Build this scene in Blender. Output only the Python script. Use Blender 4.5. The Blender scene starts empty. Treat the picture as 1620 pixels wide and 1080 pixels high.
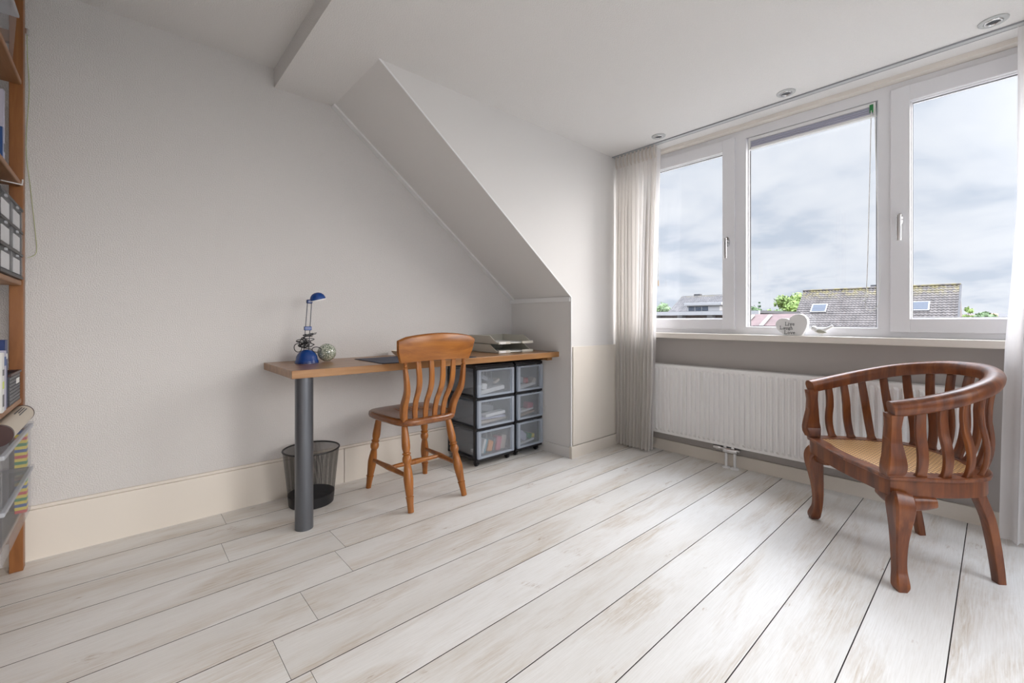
import bpy, bmesh, math, random
from mathutils import Vector, Matrix, noise
random.seed(7)
PI = math.pi
sc = bpy.context.scene
COL = sc.collection

# ------------------------------------------------------------------ camera
cam_d = bpy.data.cameras.new('camera')
cam = bpy.data.objects.new('camera', cam_d); COL.objects.link(cam)
cam.location = (0, 0, 1.0)
cam.rotation_euler = (PI / 2, 0, math.radians(48.112 - 90))
cam_d.sensor_width = 36
cam_d.lens = 687.7 * 36 / 1620
cam_d.shift_y = -34 / 1620
cam_d.clip_start = 0.02
cam_d.clip_end = 1000
sc.camera = cam

# ------------------------------------------------------------------ colour management
sc.view_settings.view_transform = 'Standard'
sc.view_settings.look = 'None'
sc.view_settings.gamma = 1
sc.view_settings.use_curve_mapping = False
sc.view_settings.exposure = 1.53

# ------------------------------------------------------------------ world: overcast sky with broken cloud
W = bpy.data.worlds.new('sky'); sc.world = W; W.use_nodes = True
nt = W.node_tree; nt.nodes.clear()
def N(t, **k):
    n = nt.nodes.new(t)
    for a, b in k.items(): setattr(n, a, b)
    return n
L = nt.links.new
tc = N('ShaderNodeTexCoord'); sep = N('ShaderNodeSeparateXYZ'); L(tc.outputs['Generated'], sep.inputs[0])
def M_(op, a, b=None, c=None):
    n = N('ShaderNodeMath', operation=op)
    for i, v in enumerate((a, b, c)):
        if v is None: continue
        if isinstance(v, (int, float)): n.inputs[i].default_value = v
        else: L(v, n.inputs[i])
    return n.outputs[0]
zz = M_('MAXIMUM', sep.outputs['Z'], 0.0)
den = M_('ADD', zz, 0.22)
cu = M_('DIVIDE', sep.outputs['X'], den); cv = M_('DIVIDE', sep.outputs['Y'], den)
comb = N('ShaderNodeCombineXYZ'); L(cu, comb.inputs[0]); L(cv, comb.inputs[1])
n1 = N('ShaderNodeTexNoise'); n1.inputs['Scale'].default_value = 1.9; n1.inputs['Detail'].default_value = 8; n1.inputs['Roughness'].default_value = .56
n1.inputs['Distortion'].default_value = .25
L(comb.outputs[0], n1.inputs['Vector'])
cr = N('ShaderNodeValToRGB'); L(n1.outputs[0], cr.inputs[0])
els = cr.color_ramp.elements
els[0].position = .38; els[0].color = (.60, .675, .79, 1)
els[1].position = .60; els[1].color = (.84, .88, .95, 1)
e = els.new(.50); e.color = (.77, .82, .905, 1)
# the cloud deck is brightest high up (light of an overcast zenith)
mr = N('ShaderNodeMapRange'); L(sep.outputs['Z'], mr.inputs[0])
mr.inputs[1].default_value = .37; mr.inputs[2].default_value = .80; mr.inputs[3].default_value = 1.0; mr.inputs[4].default_value = 14.5
mr.interpolation_type = 'SMOOTHSTEP'
# the sun stands behind thin cloud to the right of the window: a broad bright area of sky
SUN_DIR = Vector((.52, -.80, .32)).normalized(); SUN_A, SUN_N, SKY_K = 15.0, 9.0, .355
dp = N('ShaderNodeVectorMath', operation='DOT_PRODUCT'); L(tc.outputs['Generated'], dp.inputs[0]); dp.inputs[1].default_value = SUN_DIR
gl_ = M_('MULTIPLY', M_('POWER', M_('MAXIMUM', dp.outputs['Value'], 0.0), SUN_N), SUN_A)
st_ = M_('MULTIPLY', M_('ADD', mr.outputs[0], gl_), SKY_K)
warm = N('ShaderNodeMix', data_type='RGBA'); L(M_('MINIMUM', M_('MULTIPLY', gl_, .25), 1.0), warm.inputs[0]); L(cr.outputs[0], warm.inputs[6]); warm.inputs[7].default_value = (.90, .87, .85, 1)
bg = N('ShaderNodeBackground'); L(warm.outputs[2], bg.inputs[0]); L(st_, bg.inputs[1])
out = N('ShaderNodeOutputWorld'); L(bg.outputs[0], out.inputs[0])

# light portals in the dormer window and the added right-wall opening (they only guide the sampling of the sky)
def portal(name, loc, rot, sx, sy):
    d = bpy.data.lights.new(name, 'AREA'); d.shape = 'RECTANGLE'; d.size = sx; d.size_y = sy
    d.cycles.is_portal = True
    o = bpy.data.objects.new(name, d); COL.objects.link(o); o.location = loc; o.rotation_euler = rot
portal('window_portal', (3.22, .77, 1.58), (0, PI / 2, 0), 1.36, 2.5)
portal('added_window_portal', (1.025, -1.66, 1.40), (PI / 2, 0, 0), 2.95, 1.6)

# ------------------------------------------------------------------ materials
def newmat(name):
    m = bpy.data.materials.new(name); m.use_nodes = True
    return m, m.node_tree, m.node_tree.nodes['Principled BSDF']
def nd(t, k, **a):
    n = t.nodes.new(k)
    for x, y in a.items(): setattr(n, x, y)
    return n
def plain(name, c, rough=.5, metal=0, coat=0, bump=0, bscale=200, var=0, vscale=8, spec=.5, emit=None):
    m, t, p = newmat(name)
    p.inputs['Base Color'].default_value = (*c, 1); p.inputs['Roughness'].default_value = rough
    p.inputs['Metallic'].default_value = metal; p.inputs['Coat Weight'].default_value = coat
    p.inputs['Specular IOR Level'].default_value = spec
    tcn = nd(t, 'ShaderNodeTexCoord')
    if var:
        n = nd(t, 'ShaderNodeTexNoise'); n.inputs['Scale'].default_value = vscale; n.inputs['Detail'].default_value = 5
        t.links.new(tcn.outputs['Object'], n.inputs['Vector'])
        r = nd(t, 'ShaderNodeValToRGB'); r.color_ramp.elements[0].position = .3; r.color_ramp.elements[1].position = .7
        r.color_ramp.elements[0].color = (*[x * (1 - var) for x in c], 1)
        r.color_ramp.elements[1].color = (*[min(1, x * (1 + var)) for x in c], 1)
        t.links.new(n.outputs[0], r.inputs[0]); t.links.new(r.outputs[0], p.inputs['Base Color'])
    if bump:
        n = nd(t, 'ShaderNodeTexNoise'); n.inputs['Scale'].default_value = bscale; n.inputs['Detail'].default_value = 3
        t.links.new(tcn.outputs['Object'], n.inputs['Vector'])
        b = nd(t, 'ShaderNodeBump'); b.inputs['Strength'].default_value = bump; b.inputs['Distance'].default_value = .004
        t.links.new(n.outputs[0], b.inputs['Height']); t.links.new(b.outputs[0], p.inputs['Normal'])
    if emit:
        p.inputs['Emission Color'].default_value = (*c, 1); p.inputs['Emission Strength'].default_value = emit
    return m
def wood(name, dark, mid, light, axis=2, scale=9, stretch=9, rough=.35, coat=.3, bump=.12, spec=.5):
    m, t, p = newmat(name)
    tcn = nd(t, 'ShaderNodeTexCoord'); mp = nd(t, 'ShaderNodeMapping')
    s = [scale * stretch / 3] * 3; s[axis] = scale / 3
    mp.inputs['Scale'].default_value = s
    t.links.new(tcn.outputs['Object'], mp.inputs[0])
    n = nd(t, 'ShaderNodeTexNoise'); n.inputs['Scale'].default_value = 1.0; n.inputs['Detail'].default_value = 6; n.inputs['Roughness'].default_value = .6; n.inputs['Distortion'].default_value = .6
    t.links.new(mp.outputs[0], n.inputs['Vector'])
    r = nd(t, 'ShaderNodeValToRGB'); e = r.color_ramp.elements
    e[0].position = .3; e[0].color = (*dark, 1); e[1].position = .72; e[1].color = (*light, 1)
    k = e.new(.5); k.color = (*mid, 1)
    t.links.new(n.outputs[0], r.inputs[0]); t.links.new(r.outputs[0], p.inputs['Base Color'])
    p.inputs['Roughness'].default_value = rough; p.inputs['Coat Weight'].default_value = coat; p.inputs['Coat Roughness'].default_value = .2
    p.inputs['Specular IOR Level'].default_value = spec
    b = nd(t, 'ShaderNodeBump'); b.inputs['Strength'].default_value = bump; b.inputs['Distance'].default_value = .002
    t.links.new(n.outputs[0], b.inputs['Height']); t.links.new(b.outputs[0], p.inputs['Normal'])
    return m
def clear(name, c=(1, 1, 1), body=.0, bodycol=(.8, .83, .88), gloss=.7, rough=.02):
    """thin transparent sheet: transparent + fresnel gloss + some milky body"""
    m = bpy.data.materials.new(name); m.use_nodes = True; t = m.node_tree; t.nodes.clear()
    o = nd(t, 'ShaderNodeOutputMaterial'); tr = nd(t, 'ShaderNodeBsdfTransparent'); tr.inputs[0].default_value = (*c, 1)
    gl = nd(t, 'ShaderNodeBsdfGlossy'); gl.inputs['Roughness'].default_value = rough
    lw = nd(t, 'ShaderNodeLayerWeight'); lw.inputs[0].default_value = .5
    p5 = nd(t, 'ShaderNodeMath', operation='POWER'); t.links.new(lw.outputs['Facing'], p5.inputs[0]); p5.inputs[1].default_value = 5
    fr = nd(t, 'ShaderNodeMath', operation='MULTIPLY_ADD'); t.links.new(p5.outputs[0], fr.inputs[0]); fr.inputs[1].default_value = gloss; fr.inputs[2].default_value = .03
    mx = nd(t, 'ShaderNodeMixShader')
    t.links.new(fr.outputs[0], mx.inputs[0]); t.links.new(tr.outputs[0], mx.inputs[1]); t.links.new(gl.outputs[0], mx.inputs[2])
    last = mx
    if body:
        df = nd(t, 'ShaderNodeBsdfDiffuse'); df.inputs[0].default_value = (*bodycol, 1)
        tl = nd(t, 'ShaderNodeBsdfTranslucent'); tl.inputs[0].default_value = (*bodycol, 1)
        m1 = nd(t, 'ShaderNodeMixShader'); m1.inputs[0].default_value = .5
        t.links.new(df.outputs[0], m1.inputs[1]); t.links.new(tl.outputs[0], m1.inputs[2])
        m2 = nd(t, 'ShaderNodeMixShader'); m2.inputs[0].default_value = body
        t.links.new(mx.outputs[0], m2.inputs[1]); t.links.new(m1.outputs[0], m2.inputs[2]); last = m2
    t.links.new(last.outputs[0], o.inputs[0])
    return m
def plaster(name, c, strength, scale):
    m, t, p = newmat(name)
    p.inputs['Base Color'].default_value = (*c, 1); p.inputs['Roughness'].default_value = .85; p.inputs['Specular IOR Level'].default_value = .2
    tcn = nd(t, 'ShaderNodeTexCoord')
    n = nd(t, 'ShaderNodeTexNoise'); n.inputs['Scale'].default_value = scale; n.inputs['Detail'].default_value = 2.5; n.inputs['Roughness'].default_value = .55
    t.links.new(tcn.outputs['Object'], n.inputs['Vector'])
    r = nd(t, 'ShaderNodeValToRGB'); r.color_ramp.elements[0].position = .42; r.color_ramp.elements[1].position = .62
    t.links.new(n.outputs[0], r.inputs[0])
    b = nd(t, 'ShaderNodeBump'); b.inputs['Strength'].default_value = strength; b.inputs['Distance'].default_value = .004
    t.links.new(r.outputs[0], b.inputs['Height']); t.links.new(b.outputs[0], p.inputs['Normal'])
    return m
M = {}
M['wall'] = plaster('textured_plaster', (.76, .74, .725), .50, 200)
M['ceil'] = plaster('ceiling_plaster', (.80, .785, .77), .30, 170)
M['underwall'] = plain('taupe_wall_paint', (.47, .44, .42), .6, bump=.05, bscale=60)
M['smooth'] = plain('smooth_wall_paint', (.75, .735, .72), .6, bump=.05, bscale=60)
M['cream'] = plain('cream_paint', (.80, .745, .67), .45)
M['sillcream'] = plain('sill_paint', (.82, .77, .71), .4)
M['pvc'] = plain('white_window_frame', (.82, .82, .85), .3)
M['white'] = plain('white_paint', (.84, .84, .84), .4)
M['radiator'] = plain('radiator_enamel', (.90, .89, .88), .35)
M['gap'] = plain('dark_gap', (.06, .05, .045), .9)
M['glass'] = clear('window_glass')
M['chrome'] = plain('chrome', (.75, .75, .76), .18, metal=1)
M['alu'] = plain('grey_aluminium', (.52, .53, .53), .45)
M['darkalu'] = plain('dark_aluminium', (.10, .10, .10), .5)
M['steel'] = plain('dark_brushed_steel', (.15, .16, .18), .32, metal=.75, bump=.03, bscale=90)
M['black'] = plain('black_plastic', (.012, .012, .015), .38)
M['blackwire'] = plain('black_wire', (.015, .015, .016), .45)
M['blue'] = plain('blue_plastic', (.003, .05, .25), .22, coat=.25)
M['bluedark'] = plain('dark_blue_plastic', (.004, .03, .16), .25, coat=.3)
M['white_in'] = plain('reflector_white', (.85, .85, .85), .3)
M['desk'] = wood('oak_tabletop', (.24, .105, .033), (.33, .155, .052), (.42, .22, .085), axis=0, scale=6, stretch=12, rough=.3, coat=.25)
M['pine'] = wood('golden_pine', (.22, .070, .009), (.35, .120, .018), (.47, .18, .034), axis=2, scale=10, stretch=8, rough=.32, coat=.15)
M['pineX'] = wood('golden_pine_crossgrain', (.22, .070, .009), (.35, .120, .018), (.47, .18, .034), axis=0, scale=10, stretch=8, rough=.32, coat=.15)
M['seatp'] = wood('worn_seat_pine', (.15, .045, .012), (.24, .08, .02), (.33, .125, .035), axis=1, scale=10, stretch=8, rough=.25, coat=.4)
M['teak'] = wood('red_brown_teak', (.075, .018, .005), (.16, .042, .010), (.27, .085, .020), axis=2, scale=9, stretch=9, rough=.34, coat=.12)
M['shelf'] = wood('shelf_pine', (.19, .066, .015), (.27, .10, .025), (.35, .145, .042), axis=2, scale=8, stretch=10, rough=.45, coat=.1)
M['shelfY'] = wood('shelf_board_pine', (.22, .095, .036), (.30, .14, .058), (.38, .20, .095), axis=1, scale=8, stretch=10, rough=.5, coat=.1)
M['drawer'] = clear('frosted_plastic', (.97, .98, 1), body=.22, bodycol=(.80, .85, .90), rough=.15)
M['drawerrim'] = clear('frosted_plastic_thick', (.8, .85, .9), body=.75, bodycol=(.72, .78, .86), rough=.2)
M['box'] = clear('clear_storage_plastic', (.99, .99, 1), body=.09, bodycol=(.90, .92, .95), rough=.08, gloss=.12)
M['boxrim'] = clear('clear_storage_rim', (.9, .92, .95), body=.5, bodycol=(.90, .92, .95), rough=.1, gloss=.3)
M['beige'] = plain('beige_plastic', (.56, .54, .47), .45)
M['beigedark'] = plain('sage_beige_plastic', (.42, .42, .35), .5)
M['pad'] = plain('navy_desk_pad', (.02, .03, .07), .5, spec=.3)
M['bowl'] = plain('cream_ceramic', (.72, .66, .55), .3)
M['paper'] = plain('paper_white', (.80, .80, .78), .7)
M['gold'] = plain('lichen_ochre', (.35, .28, .08), .9)
for n_, c_ in {'red': (.55, .03, .03), 'yellow': (.75, .60, .03), 'green': (.02, .22, .06), 'bblue': (.02, .08, .28), 'orange': (.75, .28, .05), 'pink': (.60, .16, .22), 'teal': (.03, .22, .28), 'tan': (.45, .32, .2), 'grey': (.32, .33, .35), 'dgrey': (.07, .075, .085), 'navy': (.01, .03, .14), 'lilac': (.5, .5, .62), 'lime': (.6, .7, .1), 'olive': (.38, .42, .12), 'brown': (.05, .02, .018), 'ivory': (.60, .53, .43)}.items():
    M[n_] = plain('paint_' + n_, c_, .4)

# whitewashed planks: UV runs along each plank
def plank_mat():
    m, t, p = newmat('whitewashed_planks')
    uv = nd(t, 'ShaderNodeUVMap'); uv.uv_map = 'UVMap'
    def noise_(sx, sy, sc_, det, rough=.6, dist=0):
        mp = nd(t, 'ShaderNodeMapping'); mp.inputs['Scale'].default_value = (sx, sy, 1)
        t.links.new(uv.outputs[0], mp.inputs[0])
        n = nd(t, 'ShaderNodeTexNoise'); n.inputs['Scale'].default_value = sc_; n.inputs['Detail'].default_value = det
        n.inputs['Roughness'].default_value = rough; n.inputs['Distortion'].default_value = dist
        t.links.new(mp.outputs[0], n.inputs['Vector']); return n.outputs[0]
    def ramp(src, a, b, ca=(0, 0, 0, 1), cb=(1, 1, 1, 1)):
        r = nd(t, 'ShaderNodeValToRGB'); r.color_ramp.elements[0].position = a; r.color_ramp.elements[1].position = b
        r.color_ramp.elements[0].color = ca; r.color_ramp.elements[1].color = cb
        t.links.new(src, r.inputs[0]); return r.outputs[0]
    def mul(a, b):
        n = nd(t, 'ShaderNodeMath', operation='MULTIPLY'); t.links.new(a, n.inputs[0])
        if isinstance(b, float): n.inputs[1].default_value = b
        else: t.links.new(b, n.inputs[1])
        return n.outputs[0]
    def mix(f, a, b):
        n = nd(t, 'ShaderNodeMix', data_type='RGBA'); t.links.new(f, n.inputs[0])
        for s_, v in ((6, a), (7, b)):
            if isinstance(v, tuple): n.inputs[s_].default_value = v
            else: t.links.new(v, n.inputs[s_])
        return n.outputs[2]
    patch = ramp(noise_(1.0, 4.5, 1.5, 5, .62, .6), .46, .68)          # where the wash has worn off
    grain = ramp(noise_(2.2, 42, 2.2, 6, .75, 1.2), .36, .68)
    grain2 = ramp(noise_(6, 40, 3.0, 5, .7, 1.5), .50, .66)
    tone = ramp(noise_(.6, 3.0, 1.1, 2), .35, .65)
    base = mix(tone, (.79, .775, .745, 1), (.89, .885, .87, 1))
    fine = mul(ramp(noise_(3, 90, 3, 4, .7, .4), .42, .72), .38)
    c1 = mix(fine, base, (.61, .575, .52, 1))
    f = mul(patch, grain); c2 = mix(mul(f, .85), c1, (.47, .36, .235, 1))
    kn = ramp(noise_(3.2, 7, 1.9, 3, .5, 1.0), .66, .74)
    c3 = mix(mul(mul(kn, grain2), .9), c2, (.34, .22, .12, 1))
    p.inputs['Roughness'].default_value = .48
    p.inputs['Specular IOR Level'].default_value = .35
    t.links.new(c3, p.inputs['Base Color'])
    b = nd(t, 'ShaderNodeBump'); b.inputs['Strength'].default_value = .12; b.inputs['Distance'].default_value = .001
    t.links.new(grain, b.inputs['Height']); t.links.new(b.outputs[0], p.inputs['Normal'])
    return m
M['plank'] = plank_mat()

def cloth(name, c, trans=.35, see=.0, weave=900):
    m = bpy.data.materials.new(name); m.use_nodes = True; t = m.node_tree; t.nodes.clear()
    o = nd(t, 'ShaderNodeOutputMaterial')
    df = nd(t, 'ShaderNodeBsdfDiffuse'); df.inputs[0].default_value = (*c, 1)
    tl = nd(t, 'ShaderNodeBsdfTranslucent'); tl.inputs[0].default_value = (*c, 1)
    m1 = nd(t, 'ShaderNodeMixShader'); m1.inputs[0].default_value = trans
    t.links.new(df.outputs[0], m1.inputs[1]); t.links.new(tl.outputs[0], m1.inputs[2])
    tr = nd(t, 'ShaderNodeBsdfTransparent'); m2 = nd(t, 'ShaderNodeMixShader'); m2.inputs[0].default_value = see
    t.links.new(m1.outputs[0], m2.inputs[1]); t.links.new(tr.outputs[0], m2.inputs[2]); t.links.new(m2.outputs[0], o.inputs[0])
    return m
M['curtain'] = cloth('beige_sheer_curtain', (.86, .83, .80), .42, .08)
M['curtain2'] = cloth('white_sheer_curtain', (.88, .86, .86), .45, .12)
M['lining'] = cloth('curtain_header', (.74, .69, .64), .3)

def cane_mat():
    m, t, p = newmat('woven_cane')
    tcn = nd(t, 'ShaderNodeTexCoord'); sp = nd(t, 'ShaderNodeSeparateXYZ'); t.links.new(tcn.outputs['Object'], sp.inputs[0])
    def mt(op, a, b=None):
        n = nd(t, 'ShaderNodeMath', operation=op)
        for i, v in enumerate((a, b)):
            if v is None: continue
            if isinstance(v, (int, float)): n.inputs[i].default_value = v
            else: t.links.new(v, n.inputs[i])
        return n.outputs[0]
    k = 2 * PI / .017
    def hole(ax_):
        return mt('MULTIPLY_ADD', mt('SINE', mt('MULTIPLY', ax_, k)), .5)
    sx = mt('SINE', mt('MULTIPLY', sp.outputs[0], k)); sy = mt('SINE', mt('MULTIPLY', sp.outputs[1], k))
    h = mt('ADD', sx, sy)
    d = mt('SINE', mt('MULTIPLY', mt('ADD', sp.outputs[0], sp.outputs[1]), k))
    h2 = mt('ADD', h, mt('MULTIPLY', d, .5))
    r = nd(t, 'ShaderNodeValToRGB'); r.color_ramp.elements[0].position = .35; r.color_ramp.elements[1].position = .62
    r.color_ramp.elements[0].color = (.72, .42, .15, 1); r.color_ramp.elements[1].color = (.16, .065, .02, 1)
    mr_ = nd(t, 'ShaderNodeMapRange'); mr_.inputs[1].default_value = -2; mr_.inputs[2].default_value = 2
    t.links.new(h2, mr_.inputs[0]); t.links.new(mr_.outputs[0], r.inputs[0]); t.links.new(r.outputs[0], p.inputs['Base Color'])
    p.inputs['Roughness'].default_value = .45
    b = nd(t, 'ShaderNodeBump', invert=True); b.inputs['Strength'].default_value = .4; b.inputs['Distance'].default_value = .002
    t.links.new(mr_.outputs[0], b.inputs['Height']); t.links.new(b.outputs[0], p.inputs['Normal'])
    return m
M['cane'] = cane_mat()

def mesh_basket_mat():
    m = bpy.data.materials.new('black_wire_mesh'); m.use_nodes = True; t = m.node_tree; t.nodes.clear()
    o = nd(t, 'ShaderNodeOutputMaterial'); uv = nd(t, 'ShaderNodeUVMap'); uv.uv_map = 'UVMap'
    sp = nd(t, 'ShaderNodeSeparateXYZ'); t.links.new(uv.outputs[0], sp.inputs[0])
    def mt(op, a, b=None):
        n = nd(t, 'ShaderNodeMath', operation=op)
        for i, v in enumerate((a, b)):
            if v is None: continue
            if isinstance(v, (int, float)): n.inputs[i].default_value = v
            else: t.links.new(v, n.inputs[i])
        return n.outputs[0]
    def wire(ax_, k):
        f = mt('FRACT', mt('MULTIPLY', ax_, k)); return mt('LESS_THAN', f, .30)
    a = wire(sp.outputs[0], 210); b = wire(sp.outputs[1], 90)
    w = mt('MAXIMUM', a, b)
    tr = nd(t, 'ShaderNodeBsdfTransparent'); pr = nd(t, 'ShaderNodeBsdfPrincipled')
    pr.inputs['Base Color'].default_value = (.015, .015, .017, 1); pr.inputs['Roughness'].default_value = .4
    mx = nd(t, 'ShaderNodeMixShader'); t.links.new(w, mx.inputs[0]); t.links.new(tr.outputs[0], mx.inputs[1]); t.links.new(pr.outputs[0], mx.inputs[2])
    t.links.new(mx.outputs[0], o.inputs[0]); return m
M['wiremesh'] = mesh_basket_mat()

# ------------------------------------------------------------------ mesh helpers
def B(): return bmesh.new()
def box(bm, x0, x1, y0, y1, z0, z1, bev=0, seg=2):
    r = bmesh.ops.create_cube(bm, size=1)
    vs = r['verts']
    for v in vs:
        v.co = Vector(((x0 + x1) / 2 + v.co.x * (x1 - x0), (y0 + y1) / 2 + v.co.y * (y1 - y0), (z0 + z1) / 2 + v.co.z * (z1 - z0)))
    if bev:
        es = list({e for v in vs for e in v.link_edges})
        bmesh.ops.bevel(bm, geom=es, offset=bev, segments=seg, affect='EDGES', profile=.5)
    return bm
def prism(bm, pts, vec):
    """closed polygon (3D points) extruded by vec"""
    vec = Vector(vec); a = [bm.verts.new(p) for p in pts]; b = [bm.verts.new(Vector(p) + vec) for p in pts]
    bm.faces.new(a); bm.faces.new(b[::-1]); n = len(pts)
    for i in range(n): bm.faces.new((a[i], b[i], b[(i + 1) % n], a[(i + 1) % n]))
    return bm
def sweep(bm, pts, sec, up=(0, 0, 1), scales=None, closed=False, cap=True):
    pts = [Vector(p) for p in pts]; n = len(pts); rings = []
    for i, p in enumerate(pts):
        if closed: T = pts[(i + 1) % n] - pts[i - 1]
        else: T = pts[min(i + 1, n - 1)] - pts[max(i - 1, 0)]
        if T.length < 1e-9: T = Vector((0, 0, 1))
        T.normalize(); u = Vector(up[i] if isinstance(up, list) else up)
        S = T.cross(u)
        if S.length < 1e-4: S = T.cross(Vector((1, 0, 0)))
        S.normalize(); Nn = S.cross(T)
        k = scales[i] if scales else 1
        if not isinstance(k, tuple): k = (k, k)
        rings.append([bm.verts.new(p + S * a * k[0] + Nn * b * k[1]) for a, b in sec])
    m = len(sec)
    for i in range(n if closed else n - 1):
        A, C_ = rings[i], rings[(i + 1) % n]
        for j in range(m): bm.faces.new((A[j], A[(j + 1) % m], C_[(j + 1) % m], C_[j]))
    if cap and not closed:
        bm.faces.new(rings[0][::-1]); bm.faces.new(rings[-1])
    return bm
def circ(r, n=10): return [(r * math.cos(2 * PI * i / n), r * math.sin(2 * PI * i / n)) for i in range(n)]
def rrect(w, h, r, k=3):
    o = []
    for cx_, cy_, a0 in ((w / 2 - r, h / 2 - r, 0), (-w / 2 + r, h / 2 - r, 90), (-w / 2 + r, -h / 2 + r, 180), (w / 2 - r, -h / 2 + r, 270)):
        for i in range(k + 1):
            a = math.radians(a0 + 90 * i / k); o.append((cx_ + r * math.cos(a), cy_ + r * math.sin(a)))
    return o
def tube(bm, pts, r, n=8, **k): return sweep(bm, pts, circ(r, n), **k)
def lathe(bm, prof, seg=24, mat=None, cap=True):
    """prof: [(radius, height)] about local z, placed by matrix"""
    mat = mat or Matrix(); rings = []
    for r, z in prof:
        rings.append([bm.verts.new(mat @ Vector((r * math.cos(2 * PI * i / seg), r * math.sin(2 * PI * i / seg), z))) for i in range(seg)])
    for i in range(len(rings) - 1):
        for j in range(seg):
            bm.faces.new((rings[i][j], rings[i][(j + 1) % seg], rings[i + 1][(j + 1) % seg], rings[i + 1][j]))
    if cap: bm.faces.new(rings[0][::-1]); bm.faces.new(rings[-1])
    return bm
def along(p0, p1):
    p0, p1 = Vector(p0), Vector(p1); d = p1 - p0
    return Matrix.Translation(p0) @ d.to_track_quat('Z', 'Y').to_matrix().to_4x4(), d.length
def catmull(P, n):
    P = [Vector(p) for p in P]; out_ = []; m = len(P) - 1
    for i in range(n + 1):
        u = i / n * m; k = min(int(u), m - 1); t = u - k
        p0 = P[k - 1] if k > 0 else P[0] * 2 - P[1]; p1 = P[k]; p2 = P[k + 1]; p3 = P[k + 2] if k + 2 <= m else P[m] * 2 - P[m - 1]
        out_.append(.5 * ((2 * p1) + (p2 - p0) * t + (2 * p0 - 5 * p1 + 4 * p2 - p3) * t * t + (3 * p1 - p0 - 3 * p2 + p3) * t ** 3))
    return out_
def sphere(bm, c, r, sc_=(1, 1, 1), sub=3):
    q = bmesh.ops.create_icosphere(bm, subdivisions=sub, radius=1)
    for v in q['verts']: v.co = Vector((c[0] + v.co.x * r * sc_[0], c[1] + v.co.y * r * sc_[1], c[2] + v.co.z * r * sc_[2]))
    return bm
def obj(name, bm, m, parent=None, smooth=False, bevel=0, auto=None):
    bmesh.ops.recalc_face_normals(bm, faces=bm.faces)
    me = bpy.data.meshes.new(name); bm.to_mesh(me); bm.free()
    mats = m if isinstance(m, (list, tuple)) else [m]
    for q in mats: me.materials.append(M[q] if isinstance(q, str) else q)
    o = bpy.data.objects.new(name, me); COL.objects.link(o)
    if parent: o.parent = parent
    if smooth:
        for f in me.polygons: f.use_smooth = True
        md = o.modifiers.new('es', 'EDGE_SPLIT'); md.split_angle = math.radians(auto or 40)
    if bevel:
        bv = o.modifiers.new('bv', 'BEVEL'); bv.width = bevel; bv.segments = 2; bv.limit_method = 'ANGLE'
    return o
def thing(name, label, cat, loc=(0, 0, 0), rotz=0, group=None):
    o = bpy.data.objects.new(name, None); COL.objects.link(o); o.empty_display_size = .1
    o.location = loc; o.rotation_euler = (0, 0, rotz); o['label'] = label; o['category'] = cat
    if group: o['group'] = group
    return o
def tag(o, label, cat, group=None, kind=None):
    o['label'] = label; o['category'] = cat
    if group: o['group'] = group
    if kind: o['kind'] = kind
    return o
def struct(name, bm, m, **k):
    o = obj(name, bm, m, **k); o['kind'] = 'structure'; return o
def bx(name, m, x0, x1, y0, y1, z0, z1, parent=None, bev=0, seg=2, **k):
    return obj(name, box(B(), x0, x1, y0, y1, z0, z1, bev, seg), m, parent, **k)

# ================================================================== THE ROOM
GY, WX, KX, CY = 2.70, 3.12, 2.415, 2.054       # gable wall, window wall, knee wall, dormer cheek
ZL, ZU, FX = 2.30, 2.405, .634                  # lower ceiling, upper ceiling, where it steps
BX, RY = -.66, -1.6                             # wall behind, wall on the right (out of frame)

# floor: one mesh of planks, dark joint below
fl = B(); uvl = fl.loops.layers.uv.new('UVMap')
PW, P0 = .202, .096
joints = {7: .487, 6: .35, 5: .40, 8: .685, 9: .733, 10: .33, 12: .38, 11: 1.62, 4: -.2, 3: -.35, 2: -.15, 1: -.1, 0: -.2, -1: -.3, -2: -.25}
def plank(x0, x1, y0, y1, k):
    g = .0016; b = .0012
    x0 += g * .4; x1 -= g * .4; y0 += g; y1 -= g
    ou, ov = random.uniform(0, 50), random.uniform(0, 50)
    lo = [fl.verts.new((x, y, -.004)) for x, y in ((x0, y0), (x1, y0), (x1, y1), (x0, y1))]
    hi = [fl.verts.new((x, y, -.0002)) for x, y in ((x0, y0), (x1, y0), (x1, y1), (x0, y1))]
    tp = [fl.verts.new((x, y, 0)) for x, y in ((x0 + b, y0 + b), (x1 - b, y0 + b), (x1 - b, y1 - b), (x0 + b, y1 - b))]
    fs = [fl.faces.new(tp)]
    for i in range(4):
        j = (i + 1) % 4
        fs.append(fl.faces.new((hi[i], hi[j], tp[j], tp[i]))); q = fl.faces.new((lo[i], lo[j], hi[j], hi[i])); q.material_index = 1
    for f in fs:
        for l in f.loops: l[uvl].uv = (l.vert.co.x + ou, l.vert.co.y - y0 + ov)
for k in range(-10, 13):
    y0 = P0 + k * PW; y1 = min(y0 + PW, GY)
    j = joints.get(k, random.uniform(-.5, 1.2))
    xs = [BX - .1] + [x for x in (j - 3.6, j, j + 3.6) if BX < x < WX] + [WX + .02]
    for a, b in zip(xs[:-1], xs[1:]): plank(a, b, y0, y1, k)
q = [fl.verts.new((x, y, -.0035)) for x, y in ((BX - .1, RY - .1), (WX + .05, RY - .1), (WX + .05, GY + .05), (BX - .1, GY + .05))]
f_ = fl.faces.new(q); f_.material_index = 1
struct('floor', fl, ['plank', 'gap'])
struct('trim_1', box(B(), BX - .15, WX + .35, RY - .15, GY + .2, -.25, -.006), 'gap')       # slab under the planks

struct('wall_left', box(B(), BX - .1, 3.3, GY, GY + .15, -.02, 2.6), 'wall')                 # gable wall
struct('wall_back', box(B(), BX - .12, BX, RY, GY, -.02, 2.6), 'wall')
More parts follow.
